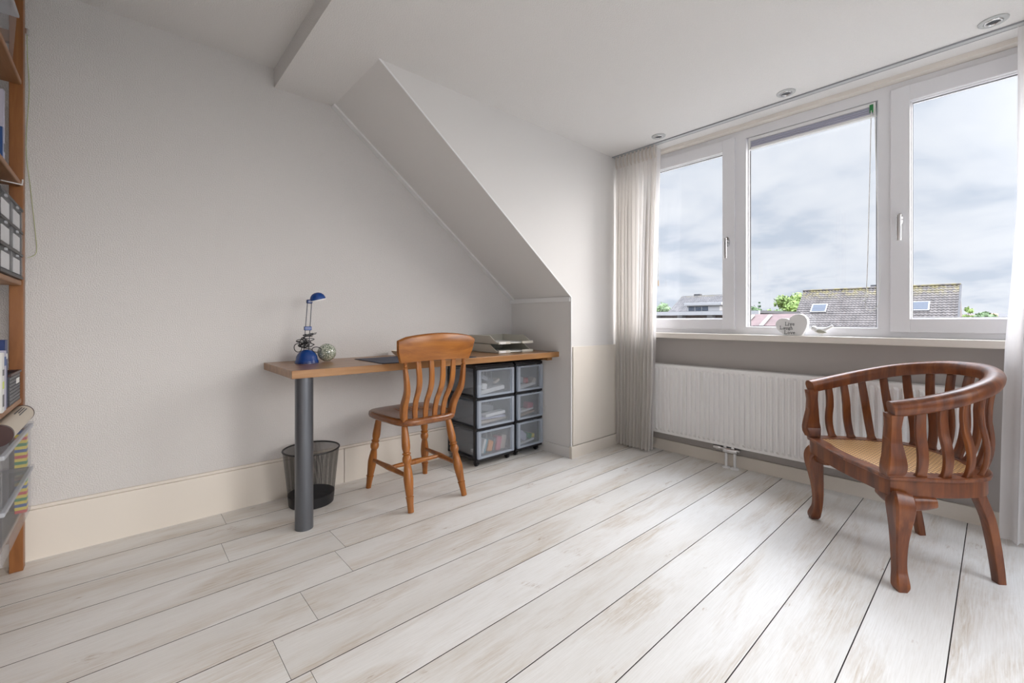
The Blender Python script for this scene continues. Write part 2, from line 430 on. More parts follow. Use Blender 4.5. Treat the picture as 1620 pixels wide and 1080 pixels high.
# wall on the right, with an opening added behind the camera to brighten the room
wr = B(); ox0, ox1, oz0, oz1 = -.45, 2.5, .6, 2.2
box(wr, BX - .12, ox0, RY - .12, RY, -.02, 2.6); box(wr, ox1, 3.3, RY - .12, RY, -.02, 2.6)
box(wr, ox0, ox1, RY - .12, RY, -.02, oz0); box(wr, ox0, ox1, RY - .12, RY, oz1, 2.6)
struct('wall_right', wr, 'wall')
# ceiling: upper part, step, lower part
cl = B()
prism(cl, [(BX - .1, RY - .1, ZU), (FX, RY - .1, ZU), (FX, RY - .1, ZL), (3.3, RY - .1, ZL), (3.3, RY - .1, 2.6), (BX - .1, RY - .1, 2.6)], (0, GY + .2 - RY, 0))
struct('ceiling', cl, 'ceil')
# sloping roof underside between the gable wall and the dormer cheek
SX0, SZ0, SX1, SZ1 = .952, 2.302, KX, 1.165
sl = B(); dx, dz = SX1 - SX0, SZ1 - SZ0; ln = math.hypot(dx, dz); nx, nz = -dz / ln, dx / ln
prism(sl, [(SX0, CY + .001, SZ0), (SX1, CY + .001, SZ1), (SX1 + nx * .08, CY + .001, SZ1 + nz * .08), (SX0 + nx * .08, CY + .001, SZ0 + nz * .08)], (0, GY - CY + .02, 0))
struct('wall_slope', sl, 'smooth')
struct('wall_knee', box(B(), KX, KX + .06, CY + .001, GY + .01, -.01, SZ1 + .02), 'smooth')
ck = B()
prism(ck, [(SX0 + .004, CY, SZ0 + .002), (SX1 + .004, CY, SZ1 + .002), (SX1 + .004, CY, -.01), (3.25, CY, -.01), (3.25, CY, 2.35), (SX0, CY, 2.35)], (0, .06, 0))
# keep the alcove open: the cheek slab is only behind the visible triangle
struct('wall_cheek', ck, 'smooth')
struct('trim_2', box(B(), KX + .012, 3.09, CY - .012, CY + .002, .092, .805, .002), 'cream')   # cream panel low on the cheek
struct('trim_3', sweep(B(), [(SX0, CY - .002, SZ0), (SX1, CY - .002, SZ1), (SX1, CY - .002, .06)], rrect(.010, .006, .002), up=(0, 1, 0)), 'white')  # corner bead
# moulding where the slope meets the gable wall and the knee wall
mo = B(); o_ = .012
prism(mo, [(SX0 + nx * .002, GY - .042, SZ0 + nz * .002), (SX1, GY - .042, SZ1), (SX1 - nx * .012, GY - .042, SZ1 - nz * .012), (SX0 - nx * .012, GY - .042, SZ0 - nz * .012)], (0, .045, 0))
box(mo, KX - .014, KX + .01, CY + .004, GY, SZ1 - .030, SZ1 + .004)
struct('trim_4', mo, 'white')
# baseboards
bb = B(); box(bb, BX, 1.016, GY - .022, GY + .01, -.002, .208, .002); box(bb, 1.019, KX, GY - .022, GY + .01, -.002, .208, .002)
box(bb, BX, KX, GY - .012, GY + .01, .208, .222, .002)
struct('baseboard_left', bb, 'cream')
struct('baseboard_knee', box(B(), KX - .007, KX + .01, CY - .012, GY - .02, -.002, .075, .002), 'smooth')
struct('baseboard_cheek', box(B(), KX - .0078, WX, CY - .014, CY + .01, -.002, .086, .002), 'cream')
struct('baseboard_front', box(B(), WX - .015, WX + .01, -.55, CY, -.002, .082, .002), 'cream')
struct('baseboard_back', box(B(), BX - .01, BX + .015, RY, GY, -.002, .10, .002), 'cream')
struct('baseboard_right', box(B(), BX, WX, RY - .01, RY + .015, -.002, .10, .002), 'cream')

# window wall
WY0, WY1 = -.50, 2.045
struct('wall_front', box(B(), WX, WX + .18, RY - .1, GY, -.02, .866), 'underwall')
wf = B(); box(wf, WX, WX + .18, RY - .1, WY0 - .001, .866, 2.6)
struct('wall_front_right', wf, 'smooth')
struct('trim_5', box(B(), 3.06, WX + .20, WY0, CY - .001, 2.277, 2.45), 'sillcream')          # head board above the frame
struct('trim_6', box(B(), 3.012, WX + .02, WY0 - .1, CY - .001, .866, .905, .004), 'sillcream')   # window sill
struct('trim_7', box(B(), WX + .02, WX + .24, WY0 - .02, CY, .85, .90), 'white')              # outer sill

def frame_rect(bm, x0, x1, y0, y1, z0, z1, w, wb=None, wt=None, bev=.003):
    wb = wb or w; wt = wt or w
    box(bm, x0, x1, y0, y0 + w, z0, z1, bev); box(bm, x0, x1, y1 - w, y1, z0, z1, bev)
    box(bm, x0 + .0004, x1 - .0004, y0 + w - .002, y1 - w + .002, z0, z0 + wb, bev); box(bm, x0 + .0004, x1 - .0004, y0 + w - .002, y1 - w + .002, z1 - wt, z1, bev)
F0, F1 = 3.110, 3.185
win = bpy.data.objects.new('window_1', None); COL.objects.link(win); win['kind'] = 'structure'
wfm = B()
box(wfm, F0, F1, WY0, WY0 + .06, .905, 2.277, .003); box(wfm, F0, F1, WY1 - .06, WY1, .905, 2.277, .003)
box(wfm, F0 + .0004, F1, WY0 + .05, WY1 - .05, .905, .955, .003); box(wfm, F0 + .0004, F1, WY0 + .05, WY1 - .05, 2.215, 2.277, .003)
box(wfm, F0 + .0002, F1, 1.120, 1.215, .95, 2.22, .003); box(wfm, F0 + .0002, F1, .355, .440, .95, 2.22, .003)
frame_rect(wfm, F0 + .03, F1 - .01, .436, 1.124, .945, 2.225, .012)
obj('window_frame', wfm, 'pvc', win)
def sash(y0, y1, hy, hside):
    s = B(); frame_rect(s, F0 - .014, F0 + .05, y0, y1, .934, 2.243, .080, .073, .083, .004)
    frame_rect(s, F0 + .004, F0 + .055, y0 + .076, y1 - .076, 1.003, 2.165, .010)
    so = obj('sash', s, 'pvc', win)
    g = B(); box(g, F0 + .030, F0 + .034, y0 + .080, y1 - .080, 1.008, 2.160)
    obj('pane', g, 'glass', so)
    gk = B(); frame_rect(gk, F0 + .024, F0 + .029, y0 + .084, y1 - .084, 1.0115, 2.156, .004, bev=0)
    obj('gasket', gk, 'darkalu', so)
    h = B(); x = F0 - .014; zc = 1.535
    # rosette and lever
    pts = [(x - .012, hy + math.cos(a) * .014, zc + math.sin(a) * .034) for a in [2 * PI * i / 20 for i in range(20)]]
    prism(h, pts, (.012, 0, 0))
    tube(h, [(x - .010, hy, zc + .005), (x - .045, hy, zc + .005)], .009, 10)
    sweep(h, [(x - .046, hy, zc + .020), (x - .047, hy, zc - .02), (x - .046, hy, zc - .09), (x - .044, hy, zc - .115)], rrect(.020, .012, .005), up=(1, 0, 0))
    ho = obj('handle', h, 'chrome', so, smooth=True)
sash(1.190, 2.010, 1.232, 0); sash(-.46, .385, .345, 0)
g = B(); box(g, F0 + .052, F0 + .056, .446, 1.114, .955, 2.215); obj('pane', g, 'glass', win)
gk = B(); frame_rect(gk, F0 + .046, F0 + .051, .449, 1.111, .958, 2.212, .004, bev=0); obj('gasket', gk, 'darkalu', win)
# unseen window added in the right wall, lets in extra daylight as fill
w2 = bpy.data.objects.new('added_fill_window', None); COL.objects.link(w2); w2['kind'] = 'structure'
b2 = B()
for (a, b_, c, d) in ((ox0, ox0 + .06, oz0, oz1), (ox1 - .06, ox1, oz0, oz1), (ox0, ox1, oz0, oz0 + .06), (ox0, ox1, oz1 - .06, oz1), (.97, 1.03, oz0, oz1)):
    box(b2, a, b_, RY - .08, RY - .02, c, d)
obj('window_frame', b2, 'pvc', w2)
for a, b_ in ((ox0 + .06, .97), (1.03, ox1 - .06)):
    obj('pane', box(B(), a, b_, RY - .052, RY - .048, oz0 + .06, oz1 - .06), 'glass', w2)

# curtain rail
tr = B(); box(tr, 2.912, 2.944, -.50, CY - .004, 2.2935, 2.2995); ra = obj('curtain_rail', tr, 'alu')
tag(ra, 'long thin grey aluminium curtain rail along the ceiling before the window', 'curtain rail')
e1 = B(); box(e1, 2.9105, 2.912, -.50, CY - .004, 2.292, 2.2998); box(e1, 2.944, 2.9455, -.50, CY - .004, 2.292, 2.2998)
obj('rail_lip', e1, 'grey', ra)
# downlights
def spot(x, y, lab):
    t = thing('ceiling_spotlight', lab, 'spotlight', (x, y, ZL), 0, 'recessed spotlights along the window')
    lathe_ = lathe(B(), [(.030, -.004), (.032, -.007), (.043, -.007), (.047, -.004), (.0475, -.0005), (.030, -.0005)], 32, cap=False)
    obj('outer_ring', lathe_, 'alu', t, smooth=True)
    obj('inner_ring', lathe(B(), [(.0215, -.006), (.023, -.0095), (.028, -.0095), (.0305, -.006), (.0305, -.001), (.0215, -.001)], 32, cap=False), 'chrome', t, smooth=True)
    obj('lamp_lens', lathe(B(), [(.0225, -.0006), (.021, -.004), (.012, -.0035), (.008, -.0055), (.0, -.0055)], 24, cap=False), 'dgrey', t, smooth=True)
spot(2.824, 1.596, 'recessed ceiling spotlight above the gathered beige curtain')
spot(2.827, .805, 'recessed ceiling spotlight above the middle window pane')
spot(2.820, .010, 'recessed ceiling spotlight nearest the right-hand white curtain')

# curtains: pleated surfaces with real folds
def curtain(name, label, mat, x_c, yl, yr, zt, zb, pleats, amp, head=True, edge=None, seedv=1):
    """yl/yr: functions of height fraction t (0 top .. 1 bottom) giving both edges"""
    rnd = random.Random(seedv); NZ, NX = 60, pleats * 10
    ph = [rnd.uniform(-.5, .5) for _ in range(pleats + 2)]; am = [rnd.uniform(.6, 1.25) for _ in range(pleats + 2)]
    bm = B(); rows = []
    for i in range(NZ + 1):
        t = i / NZ; z = zt + (zb - zt) * t; row = []
        for j in range(NX + 1):
            s = j / NX; y = yl(t) + (yr(t) - yl(t)) * s
            k = s * pleats; ki = int(min(k, pleats)); fr = k - ki
            a = am[ki] * (1 - fr) + am[min(ki + 1, pleats)] * fr
            body = math.sin(2 * PI * k + ph[ki] * min(1, t * 3)) + .35 * math.sin(2 * PI * k * 2.1 + t * 2 + ph[ki])
            g_ = .35 + .65 * min(1, t * 5)
            x = x_c + amp * a * g_ * body + .004 * math.sin(t * 7 + s * 9)
            if edge: x += edge(t, s)
            y += .006 * math.sin(2 * PI * k + 1.3) * g_
            row.append(bm.verts.new((x, y, z)))
        rows.append(row)
    for i in range(NZ):
        for j in range(NX): bm.faces.new((rows[i][j], rows[i][j + 1], rows[i + 1][j + 1], rows[i + 1][j]))
    o = obj(name, bm, mat); 
    for f in o.data.polygons: f.use_smooth = True
    tag(o, label, 'curtain')
    # stitched pinch pleats of the heading tape
    if head:
        hb = B(); n = pleats
        y0, y1 = yl(0), yr(0)
        for p_ in range(n):
            y = y0 + (y1 - y0) * (p_ + .5) / n; w = abs(y1 - y0) / n * .30
            sweep(hb, [(x_c - .016, y, zt + .004), (x_c - .026, y, zt - .03), (x_c - .018, y, zt - .07), (x_c - .006, y, zt - .085)], rrect(w, .016, .003), up=(1, 0, 0))
        obj('pinch_pleats', hb, 'lining', o, smooth=True)
    return o
lerp = lambda a, b, t: a + (b - a) * t
def yR(t):
    P = [(0, 1.672), (.3, 1.690), (.6, 1.705), (.8, 1.715), (1, 1.735)]
    for (a, va), (b, vb) in zip(P[:-1], P[1:]):
        if t <= b: return lerp(va, vb, (t - a) / (b - a))
    return P[-1][1]
curtain('curtain', 'gathered beige sheer curtain hanging in the corner left of the window', 'curtain', 2.945, lambda t: lerp(2.036, 2.030, t), yR, 2.288, .018, 11, .020, True)
# loose white edge of the sheer, hanging nearer the glass
c2 = B(); rows = []
for i in range(41):
    t = i / 40; z = lerp(2.28, .02, t); row = []
    w = .06 + .04 * math.sin(PI * min(1, t * 1.3)) ** 2
    for j in range(9):
        s = j / 8; row.append(c2.verts.new((2.985 + .010 * math.sin(s * 9 + t * 3), yR(t) + w * (1 - s) - .002, z)))
    rows.append(row)
for i in range(40):
    for j in range(8): c2.faces.new((rows[i][j], rows[i][j + 1], rows[i + 1][j + 1], rows[i + 1][j]))
o = obj('net_curtain', c2, 'curtain2', smooth=True); tag(o, 'narrow white net curtain edge hanging behind the beige curtain', 'curtain')
def yRl(t):
    P = [(0, -.064), (.15, -.066), (.34, -.066), (.5, -.047), (.62, -.030), (.8, -.020), (1, -.012)]
    for (a, va), (b, vb) in zip(P[:-1], P[1:]):
        if t <= b: return lerp(va, vb, (t - a) / (b - a))
    return P[-1][1]
curtain('curtain', 'white sheer curtain at the right edge, glowing beside the window', 'curtain2', 2.93, yRl, lambda t: -.46, 2.288, .018, 7, .022, True, seedv=5)

# ------------------------------------------------------------------ blind in the middle window
bl = thing('pleated_blind', 'raised pleated blind in a white headrail at the middle pane top', 'blind', (3.125, .776, 2.195))
h = B(); box(h, -.016, .014, -.328, .328, -.006, .014, .002)
box(h, -.018, .014, -.328, -.318, -.060, .014, .001); box(h, -.018, .014, .318, .328, -.060, .014, .001)
obj('headrail', h, 'white', bl)
pf = B()
for k in range(7): box(pf, -.013 + (k % 2) * .004, .010, -.314, .314, -.013 - k * .0055, -.0085 - k * .0055)
obj('folded_pleats', pf, 'lilac', bl)
obj('bottom_rail', box(B(), -.015, .012, -.316, .316, -.062, -.047, .002), 'white', bl)
obj('cord_lock', box(B(), -.021, -.014, -.318, -.302, -.040, .004, .001), 'green', bl)
cd = B()
pts = catmull([(-.022, -.310, -.03), (-.030, -.303, -.5), (-.034, -.294, -.95), (-.034, -.286, -1.10), (-.034, -.296, -1.135), (-.034, -.322, -1.14), (-.030, -.345, -1.09), (-.024, -.346, -.9), (-.022, -.334, -.5), (-.020, -.326, -.03)], 60)
tube(cd, pts, .0022, 6); obj('pull_cord', cd, 'paper', bl, smooth=True)
kb = B(); sphere(kb, (-.034, -.280, -1.085), .006, sub=2); obj('cord_weight', kb, 'paper', bl, smooth=True)
pc = B(); tube(pc, [(3.085, 1.744, 2.27), (3.085, 1.746, 1.30)], .0022, 6)
o = obj('pull_rod', pc, 'alu'); tag(o, 'thin grey curtain pull rod hanging beside the left pane', 'rod')
obj('rod_tip', lathe(B(), [(.003, 0), (.0045, .01), (.0045, .04), (.003, .045)], 10, Matrix.Translation((3.085, 1.746, 1.262))), 'tan', o, smooth=True)

# ------------------------------------------------------------------ radiator
rad = thing('radiator', 'long white ribbed panel radiator under the window sill', 'radiator', (3.0, .93, 0))
pn = B(); y0, y1 = -.87, .87; nr = 52; z0, z1 = .185, .635; prof = []
xf = .024
for k in range(nr):
    a = y0 + .02 + (y1 - y0 - .04) * k / nr; w = (y1 - y0 - .04) / nr
    prof += [(xf, a), (xf - .013, a + w * .18), (xf - .013, a + w * .50), (xf, a + w * .68)]
prof.append((xf, y1 - .02))
lv = []
for z, f in ((z0 - .018, 0), (z0, 1), (z1, 1), (z1 + .012, 0)):
    lv.append([pn.verts.new((xf + (x - xf) * f, y, z)) for x, y in prof])
for a, b_ in zip(lv[:-1], lv[1:]):
    for i in range(len(prof) - 1): pn.faces.new((a[i], a[i + 1], b_[i + 1], b_[i]))
box(pn, xf, xf + .012, y0, y1, .150, z0 - .016, .002); box(pn, xf, xf + .012, y0, y1, z1 + .010, .668, .002)
box(pn, xf, xf + .012, y0, y0 + .02, .152, .666, .001); box(pn, xf, xf + .012, y1 - .02, y1, .152, .666, .001)
obj('front_panel', pn, 'radiator', rad)
obj('top_grille', box(B(), xf + .004, .098, y0, y1, .655, .668, .003), 'radiator', rad)
obj('side_cover', box(B(), xf + .004, .098, y0, y0 + .004, .155, .66), 'radiator', rad)
obj('side_cover', box(B(), xf + .004, .098, y1 - .004, y1, .155, .66), 'radiator', rad)
obj('rear_panel', box(B(), .085, .10, y0 + .01, y1 - .01, .16, .65), 'radiator', rad)
obj('wall_bracket', box(B(), .098, .119, .5, .53, .3, .6), 'radiator', rad)
obj('wall_bracket', box(B(), .098, .119, -.53, -.5, .3, .6), 'radiator', rad)
vb = B(); yv = .28
tube(vb, [(.055, yv + .085, .128), (.055, yv - .075, .128)], .013, 12)
box(vb, .040, .070, yv - .055, yv + .035, .105, .133, .003)
box(vb, .042, .068, yv - .04, yv - .02, .13, .16, .002); box(vb, .042, .068, yv + .01, yv + .03, .13, .16, .002)
lathe(vb, [(.014, 0), (.017, .004), (.017, .045), (.013, .05)], 14, Matrix.Translation((.055, yv + .05, .128)) @ Matrix.Rotation(-PI / 2, 4, 'X'))
obj('valve', vb, 'chrome', rad, smooth=True)
for dy in (-.028, .028):
    pb = B(); tube(pb, [(.055, yv - .01 + dy, 0), (.055, yv - .01 + dy, .115)], .0085, 12)
    po = obj('pipe', pb, 'white', rad, smooth=True)
    obj('floor_rosette', lathe(B(), [(.027, .0), (.027, .003), (.018, .010), (.009, .012)], 20, Matrix.Translation((.055, yv - .01 + dy, 0))), 'white', po, smooth=True)

# ------------------------------------------------------------------ heart block with lettering
hs = thing('heart_ornament', 'white double heart block on the sill reading Live Laugh Love', 'ornament', (3.046, .84, .9055))
out_px = [(560, 468), (585, 430), (610, 380), (630, 325), (637, 270), (630, 215), (605, 175), (570, 150), (530, 140), (485, 145), (445, 165), (412, 195), (396, 228), (375, 214), (345, 206), (305, 205), (265, 217), (233, 245), (213, 280), (210, 320), (225, 365), (262, 420), (300, 450), (330, 468)]
# millimetre outline; the front faces the room (-x), width runs along -y
sc_h = .171 / 427; op = [(-(x - 424) * sc_h, (468 - y) * sc_h) for x, y in out_px]
hb = B(); prism(hb, [(0, y, z) for y, z in op], (.045, 0, 0))
obj('heart_block', hb, 'white', hs, bevel=.002)
STROKES = {
    'L': [[(0, 1), (0, 0)], [(0, 0), (.55, 0), (.55, .2)], [(-.13, 1), (.13, 1)], [(-.13, 0), (0, 0)]],
    'i': [[(0, .6), (0, 0)], [(-.1, .6), (0, .6)], [(-.12, 0), (.12, 0)], [(-.02, .82), (.03, .82)]],
    'v': [[(0, .6), (.22, 0), (.44, .6)], [(-.08, .6), (.08, .6)], [(.36, .6), (.52, .6)]],
    'e': [[(.02, .32), (.42, .32), (.40, .48), (.22, .6), (.05, .48), (0, .3), (.06, .1), (.24, 0), (.42, .1)]],
    'a': [[(.05, .52), (.2, .6), (.36, .5), (.36, .06), (.44, 0)], [(.36, .36), (.1, .3), (.02, .16), (.12, 0), (.26, .03), (.36, .14)]],
    'u': [[(-.06, .6), (.04, .6), (.04, .14), (.16, 0), (.3, .05), (.38, .18)], [(.30, .6), (.38, .6), (.38, 0), (.48, 0)]],
    'g': [[(.36, .5), (.2, .6), (.04, .5), (.04, .3), (.2, .2), (.36, .3), (.36, .5), (.46, .6)], [(.1, .22), (.06, .08), (.36, .02), (.42, -.14), (.2, -.26), (0, -.16), (.1, .02)]],
    'h': [[(-.06, 1), (.04, 1), (.04, 0)], [(.04, .42), (.2, .6), (.36, .5), (.38, 0)], [(-.06, 0), (.14, 0)], [(.28, 0), (.48, 0)]],
    'o': [[(.22, .6), (.05, .48), (0, .3), (.05, .12), (.22, 0), (.39, .12), (.44, .3), (.39, .48), (.22, .6)]]}
ADV = {'L': .82, 'i': .34, 'v': .66, 'e': .64, 'a': .64, 'u': .68, 'g': .62, 'h': .66, 'o': .66}
def write(word, ystart, zb, H, xface=-.0006):
    t = B(); cx_ = 0
    for ch in word:
        for st in STROKES[ch]:
            for (a0, b0), (a1, b1) in zip(st[:-1], st[1:]):
                p0 = Vector((xface, ystart - (cx_ + a0) * H, zb + b0 * H)); p1 = Vector((xface, ystart - (cx_ + a1) * H, zb + b1 * H))
                d = (p1 - p0)
                if d.length < 1e-6: continue
                d.normalize(); p0 = p0 - d * .0006; p1 = p1 + d * .0006
                sweep(t, [p0, p1], [(-.0011, -.0008), (.0011, -.0008), (.0011, .0008), (-.0011, .0008)], up=(1, 0, 0))
        cx_ += ADV[ch]
    return t
for w_, ys, zb_ in (('Live', .029, .061), ('Laugh', .058, .037), ('Love', .033, .009)):
    obj('lettering', write(w_, ys, zb_, .0205), 'dgrey', hs)

# bird figurine
bd = thing('bird_figurine', 'small white bird figurine with olive wing beside the heart block', 'ornament', (3.066, .69, .9055))
bb_ = B()
sphere(bb_, (0, .004, .031), .0215, (.85, 1.45, .95)); sphere(bb_, (0, .037, .046), .0155, (.9, 1.0, .95))
sweep(bb_, [(0, .0, .034), (0, -.022, .040), (0, -.040, .050), (0, -.056, .062)], circ(1, 12), up=(1, 0, 0), scales=[.014, .011, .008, .007])
bo = obj('bird_body', bb_, 'white', bd)
rm_ = bo.modifiers.new('join', 'REMESH'); rm_.mode = 'VOXEL'; rm_.voxel_size = .0018; rm_.use_smooth_shade = True
sm_ = bo.modifiers.new('soft', 'SMOOTH'); sm_.iterations = 6
wg = B()
wp = [(.020, .032), (.012, .038), (0, .038), (-.014, .032), (-.034, .020), (-.010, .016), (.010, .018), (.020, .025)]
prism(wg, [(-.022, a, b_) for a, b_ in wp], (.006, 0, 0)); obj('wing', wg, 'beigedark', bd, bevel=.002)
obj('beak', lathe(B(), [(.003, 0), (.0003, .010)], 8, Matrix.Translation((0, .054, .048)) @ Matrix.Rotation(-PI / 2, 4, 'X')), 'dgrey', bd)
obj('eye', sphere(B(), (-.0125, .042, .050), .0022, sub=1), 'black', bd)
for y in (.012, -.006): obj('leg', tube(B(), [(0, y, .0), (0, y, .018)], .003, 6), 'white', bd)

# ================================================================== DESK
dk = thing('desk', 'long oak desk against the gable wall on one dark steel leg', 'desk', (0, 0, 0))
DZ = .765
tb = B(); box(tb, .582, KX - .001, 2.168, GY - .001, DZ - .038, DZ, .0015)
obj('tabletop', tb, 'desk', dk)
lg = B(); lathe(lg, [(.0405, .0), (.0405, DZ - .0385)], 40, Matrix.Translation((.652, 2.225, 0)))
obj('leg', lg, 'steel', dk, smooth=True)
obj('wall_batten', box(B(), KX - .05, KX - .001, 2.24, GY - .002, DZ - .067, DZ - .0385, .001), 'desk', dk)
obj('wall_batten', box(B(), .66, KX - .052, GY - .03, GY - .001, DZ - .067, DZ - .0385, .001), 'desk', dk)

# ------------------------------------------------------------------ things on the desk
pd = thing('desk_pad', 'dark navy desk pad lying on the desk behind the pine chair', 'desk pad', (1.305, 2.34, DZ))
pb = B(); box(pb, -.27, .35, -.155, .215, .0005, .004, .001); obj('pad_sheet', pb, 'pad', pd)
obj('pad_edge', box(B(), -.274, .354, -.159, .219, .0002, .0026, .001), 'black', pd)

lp = thing('desk_lamp', 'small blue desk lamp with a domed base and coiled cord', 'lamp', (.752, 2.52, DZ), math.radians(0))
bs = lathe(B(), [(.058, 0), (.0595, .003), (.0595, .013), (.056, .018), (.053, .036), (.044, .053), (.031, .066), (.014, .073), (.0, .074)], 40, cap=False)
obj('lamp_base', bs, 'blue', lp, smooth=True)
obj('base_foot', lathe(B(), [(.061, .0), (.061, .006), (.0585, .009)], 40), 'bluedark', lp, smooth=True)
# the arm leans slightly; local x axis is the room's x, towards the window
ax0, ax1 = (-.018, 0, .070), (.010, 0, .335)
for dy in (0, .026):
    obj('arm_rod', tube(B(), [(-.016 + dy, 0, .068), (.004 + dy * .8, 0, .332)], .0025, 8), 'steel', lp, smooth=True)
obj('arm_clamp', box(B(), -.014, .024, -.009, .009, .178, .200, .003), 'blue', lp)
hd = B()
mt = Matrix.Translation((.058, -.004, .347)) @ Matrix.Rotation(math.radians(-14), 4, 'Y') @ Matrix.Diagonal((1.1, .92, 1, 1))
lathe(hd, [(.038, 0), (.0375, .008), (.033, .022), (.023, .034), (.010, .040), (0, .041)], 32, mt, cap=False)
lathe(hd, [(.038, 0), (.0355, .0), (.035, .008), (.030, .021), (.020, .031), (0, .037)], 32, mt, cap=False)
obj('lamp_shade', hd, 'blue', lp, smooth=True)
obj('shade_rim', lathe(B(), [(.0385, -.003), (.0385, .001), (.036, .001), (.036, -.003)], 32, mt, cap=False), 'white_in', lp, smooth=True)
obj('bulb', tube(B(), [(.040, 0, .345), (.074, 0, .353)], .006, 10), 'paper', lp, smooth=True)
nk = B(); box(nk, -.002, .028, -.012, .012, .325, .347, .006, 3)
obj('shade_joint', nk, 'bluedark', lp)
cb = B(); rn = random.Random(3)
pts = []
for i in range(150):
    a = i * .42; r_ = .022 + .018 * math.sin(i * .13) + rn.uniform(-.004, .004); zc_ = .074 + .052 * (i / 150) + .014 * math.sin(i * .31)
    if zc_ < .090: r_ *= .8
    pts.append((-.008 + r_ * math.cos(a) * 1.15, r_ * math.sin(a) * .8, zc_ + .008))
pts += [(-.02, .0, .15), (-.005, -.012, .158)]
tube(cb, catmull(pts, 420), .0023, 6); obj('power_cord', cb, 'black', lp, smooth=True)
for c_, rx, rz, tl_ in (((-.048, -.01, .085), .020, .022, .4), ((.045, -.02, .072), .022, .014, -.5), ((-.03, -.02, .11), .016, .018, 1.0)):
    lo_ = B(); tube(lo_, [(c_[0] + rx * math.cos(t), c_[1] + .010 * math.sin(t + tl_), c_[2] + rz * math.sin(t)) for t in [2 * PI * i / 24 for i in range(24)]], .0023, 6, closed=True)
    obj('cord_loop', lo_, 'black', lp, smooth=True)
pg = B(); sweep(pg, [(-.012, -.014, .150), (.010, -.014, .154), (.028, -.014, .158)], rrect(.012, .014, .004), scales=[.7, 1, .9])
tube(pg, [(.028, -.018, .161), (.046, -.018, .165)], .0018, 6); tube(pg, [(.028, -.010, .155), (.046, -.010, .159)], .0018, 6)
obj('plug', pg, 'black', lp)

# glass ball with inclusions
def glassball():
    m, t, p = newmat('speckled_glass')
    tcn = nd(t, 'ShaderNodeTexCoord'); v = nd(t, 'ShaderNodeTexVoronoi', feature='DISTANCE_TO_EDGE'); v.inputs['Scale'].default_value = 120
    t.links.new(tcn.outputs['Object'], v.inputs['Vector'])
    r = nd(t, 'ShaderNodeValToRGB'); r.color_ramp.elements[0].position = .05; r.color_ramp.elements[1].position = .22
    r.color_ramp.elements[0].color = (.12, .16, .11, 1); r.color_ramp.elements[1].color = (.74, .76, .64, 1)
    t.links.new(v.outputs[0], r.inputs[0]); t.links.new(r.outputs[0], p.inputs['Base Color'])
    p.inputs['Roughness'].default_value = .1; p.inputs['Coat Weight'].default_value = 1; p.inputs['Coat Roughness'].default_value = .02
    return m
M['speck'] = glassball()
gb = thing('paperweight', 'round speckled glass paperweight standing beside the blue lamp', 'paperweight', (.862, 2.53, DZ))
obj('glass_ball', sphere(B(), (0, 0, .052), .050, sub=4), 'speck', gb, smooth=True)
obj('foot_ring', lathe(B(), [(.024, 0), (.026, .002), (.022, .006), (.018, .004)], 24, cap=False), 'glass', gb, smooth=True)

bw = B(); lathe(bw, [(.020, 0), (.022, .004), (.040, .018), (.052, .036), (.050, .036), (.038, .020), (.018, .008), (0, .007)], 32, Matrix.Translation((1.345, 2.60, DZ)), cap=False)
o = obj('bowl', bw, 'bowl', smooth=True); tag(o, 'small cream bowl on the desk, half hidden behind the chair back', 'bowl')

# letter trays
def tray(name, z, label, grp):
    t = thing(name, label, 'letter tray', (2.125, 2.495, DZ + z), math.radians(-3), grp)
    W2, D2, H2 = .160, .185, .060
    # short front (towards the room) is low, the sides slope up to the back
    obj('tray_floor', box(B(), -W2, W2, -D2 + .01, D2, .004, .007), 'beigedark', t)
    for s in (-1, 1):
        sd = B(); x = s * W2
        pr = [(x, -D2, .002), (x, D2, .002), (x, D2, H2), (x, -D2 + .105, H2), (x, -D2 + .03, .016), (x, -D2, .014)]
        prism(sd, pr, (-s * .004, 0, 0)); obj('side_wall', sd, 'beige', t)
    obj('rear_wall', box(B(), -W2, W2, D2 - .004, D2, .002, H2), 'beige', t)
    fw = B(); box(fw, -W2, -.055, -D2, -D2 + .004, .002, .020, .001); box(fw, .055, W2, -D2, -D2 + .004, .002, .020, .001)
    box(fw, -.055, .055, -D2 + .03, -D2 + .034, .002, .008)
    obj('front_lip', fw, 'beige', t)
    obj('label_holder', box(B(), -W2 + .01, -W2 + .062, -D2 - .002, -D2, .003, .018), 'paper', t)
    ps = B(); box(ps, -W2 + .012, W2 - .012, -D2 + .02, D2 - .01, .0072, .012); obj('papers', ps, 'paper', t)
    return t
tray('letter_tray', 0, 'beige plastic letter tray directly on the desk top, lower of two', 'stacked letter trays')
tray('letter_tray', .062, 'beige plastic letter tray stacked on the other, upper of two', 'stacked letter trays')

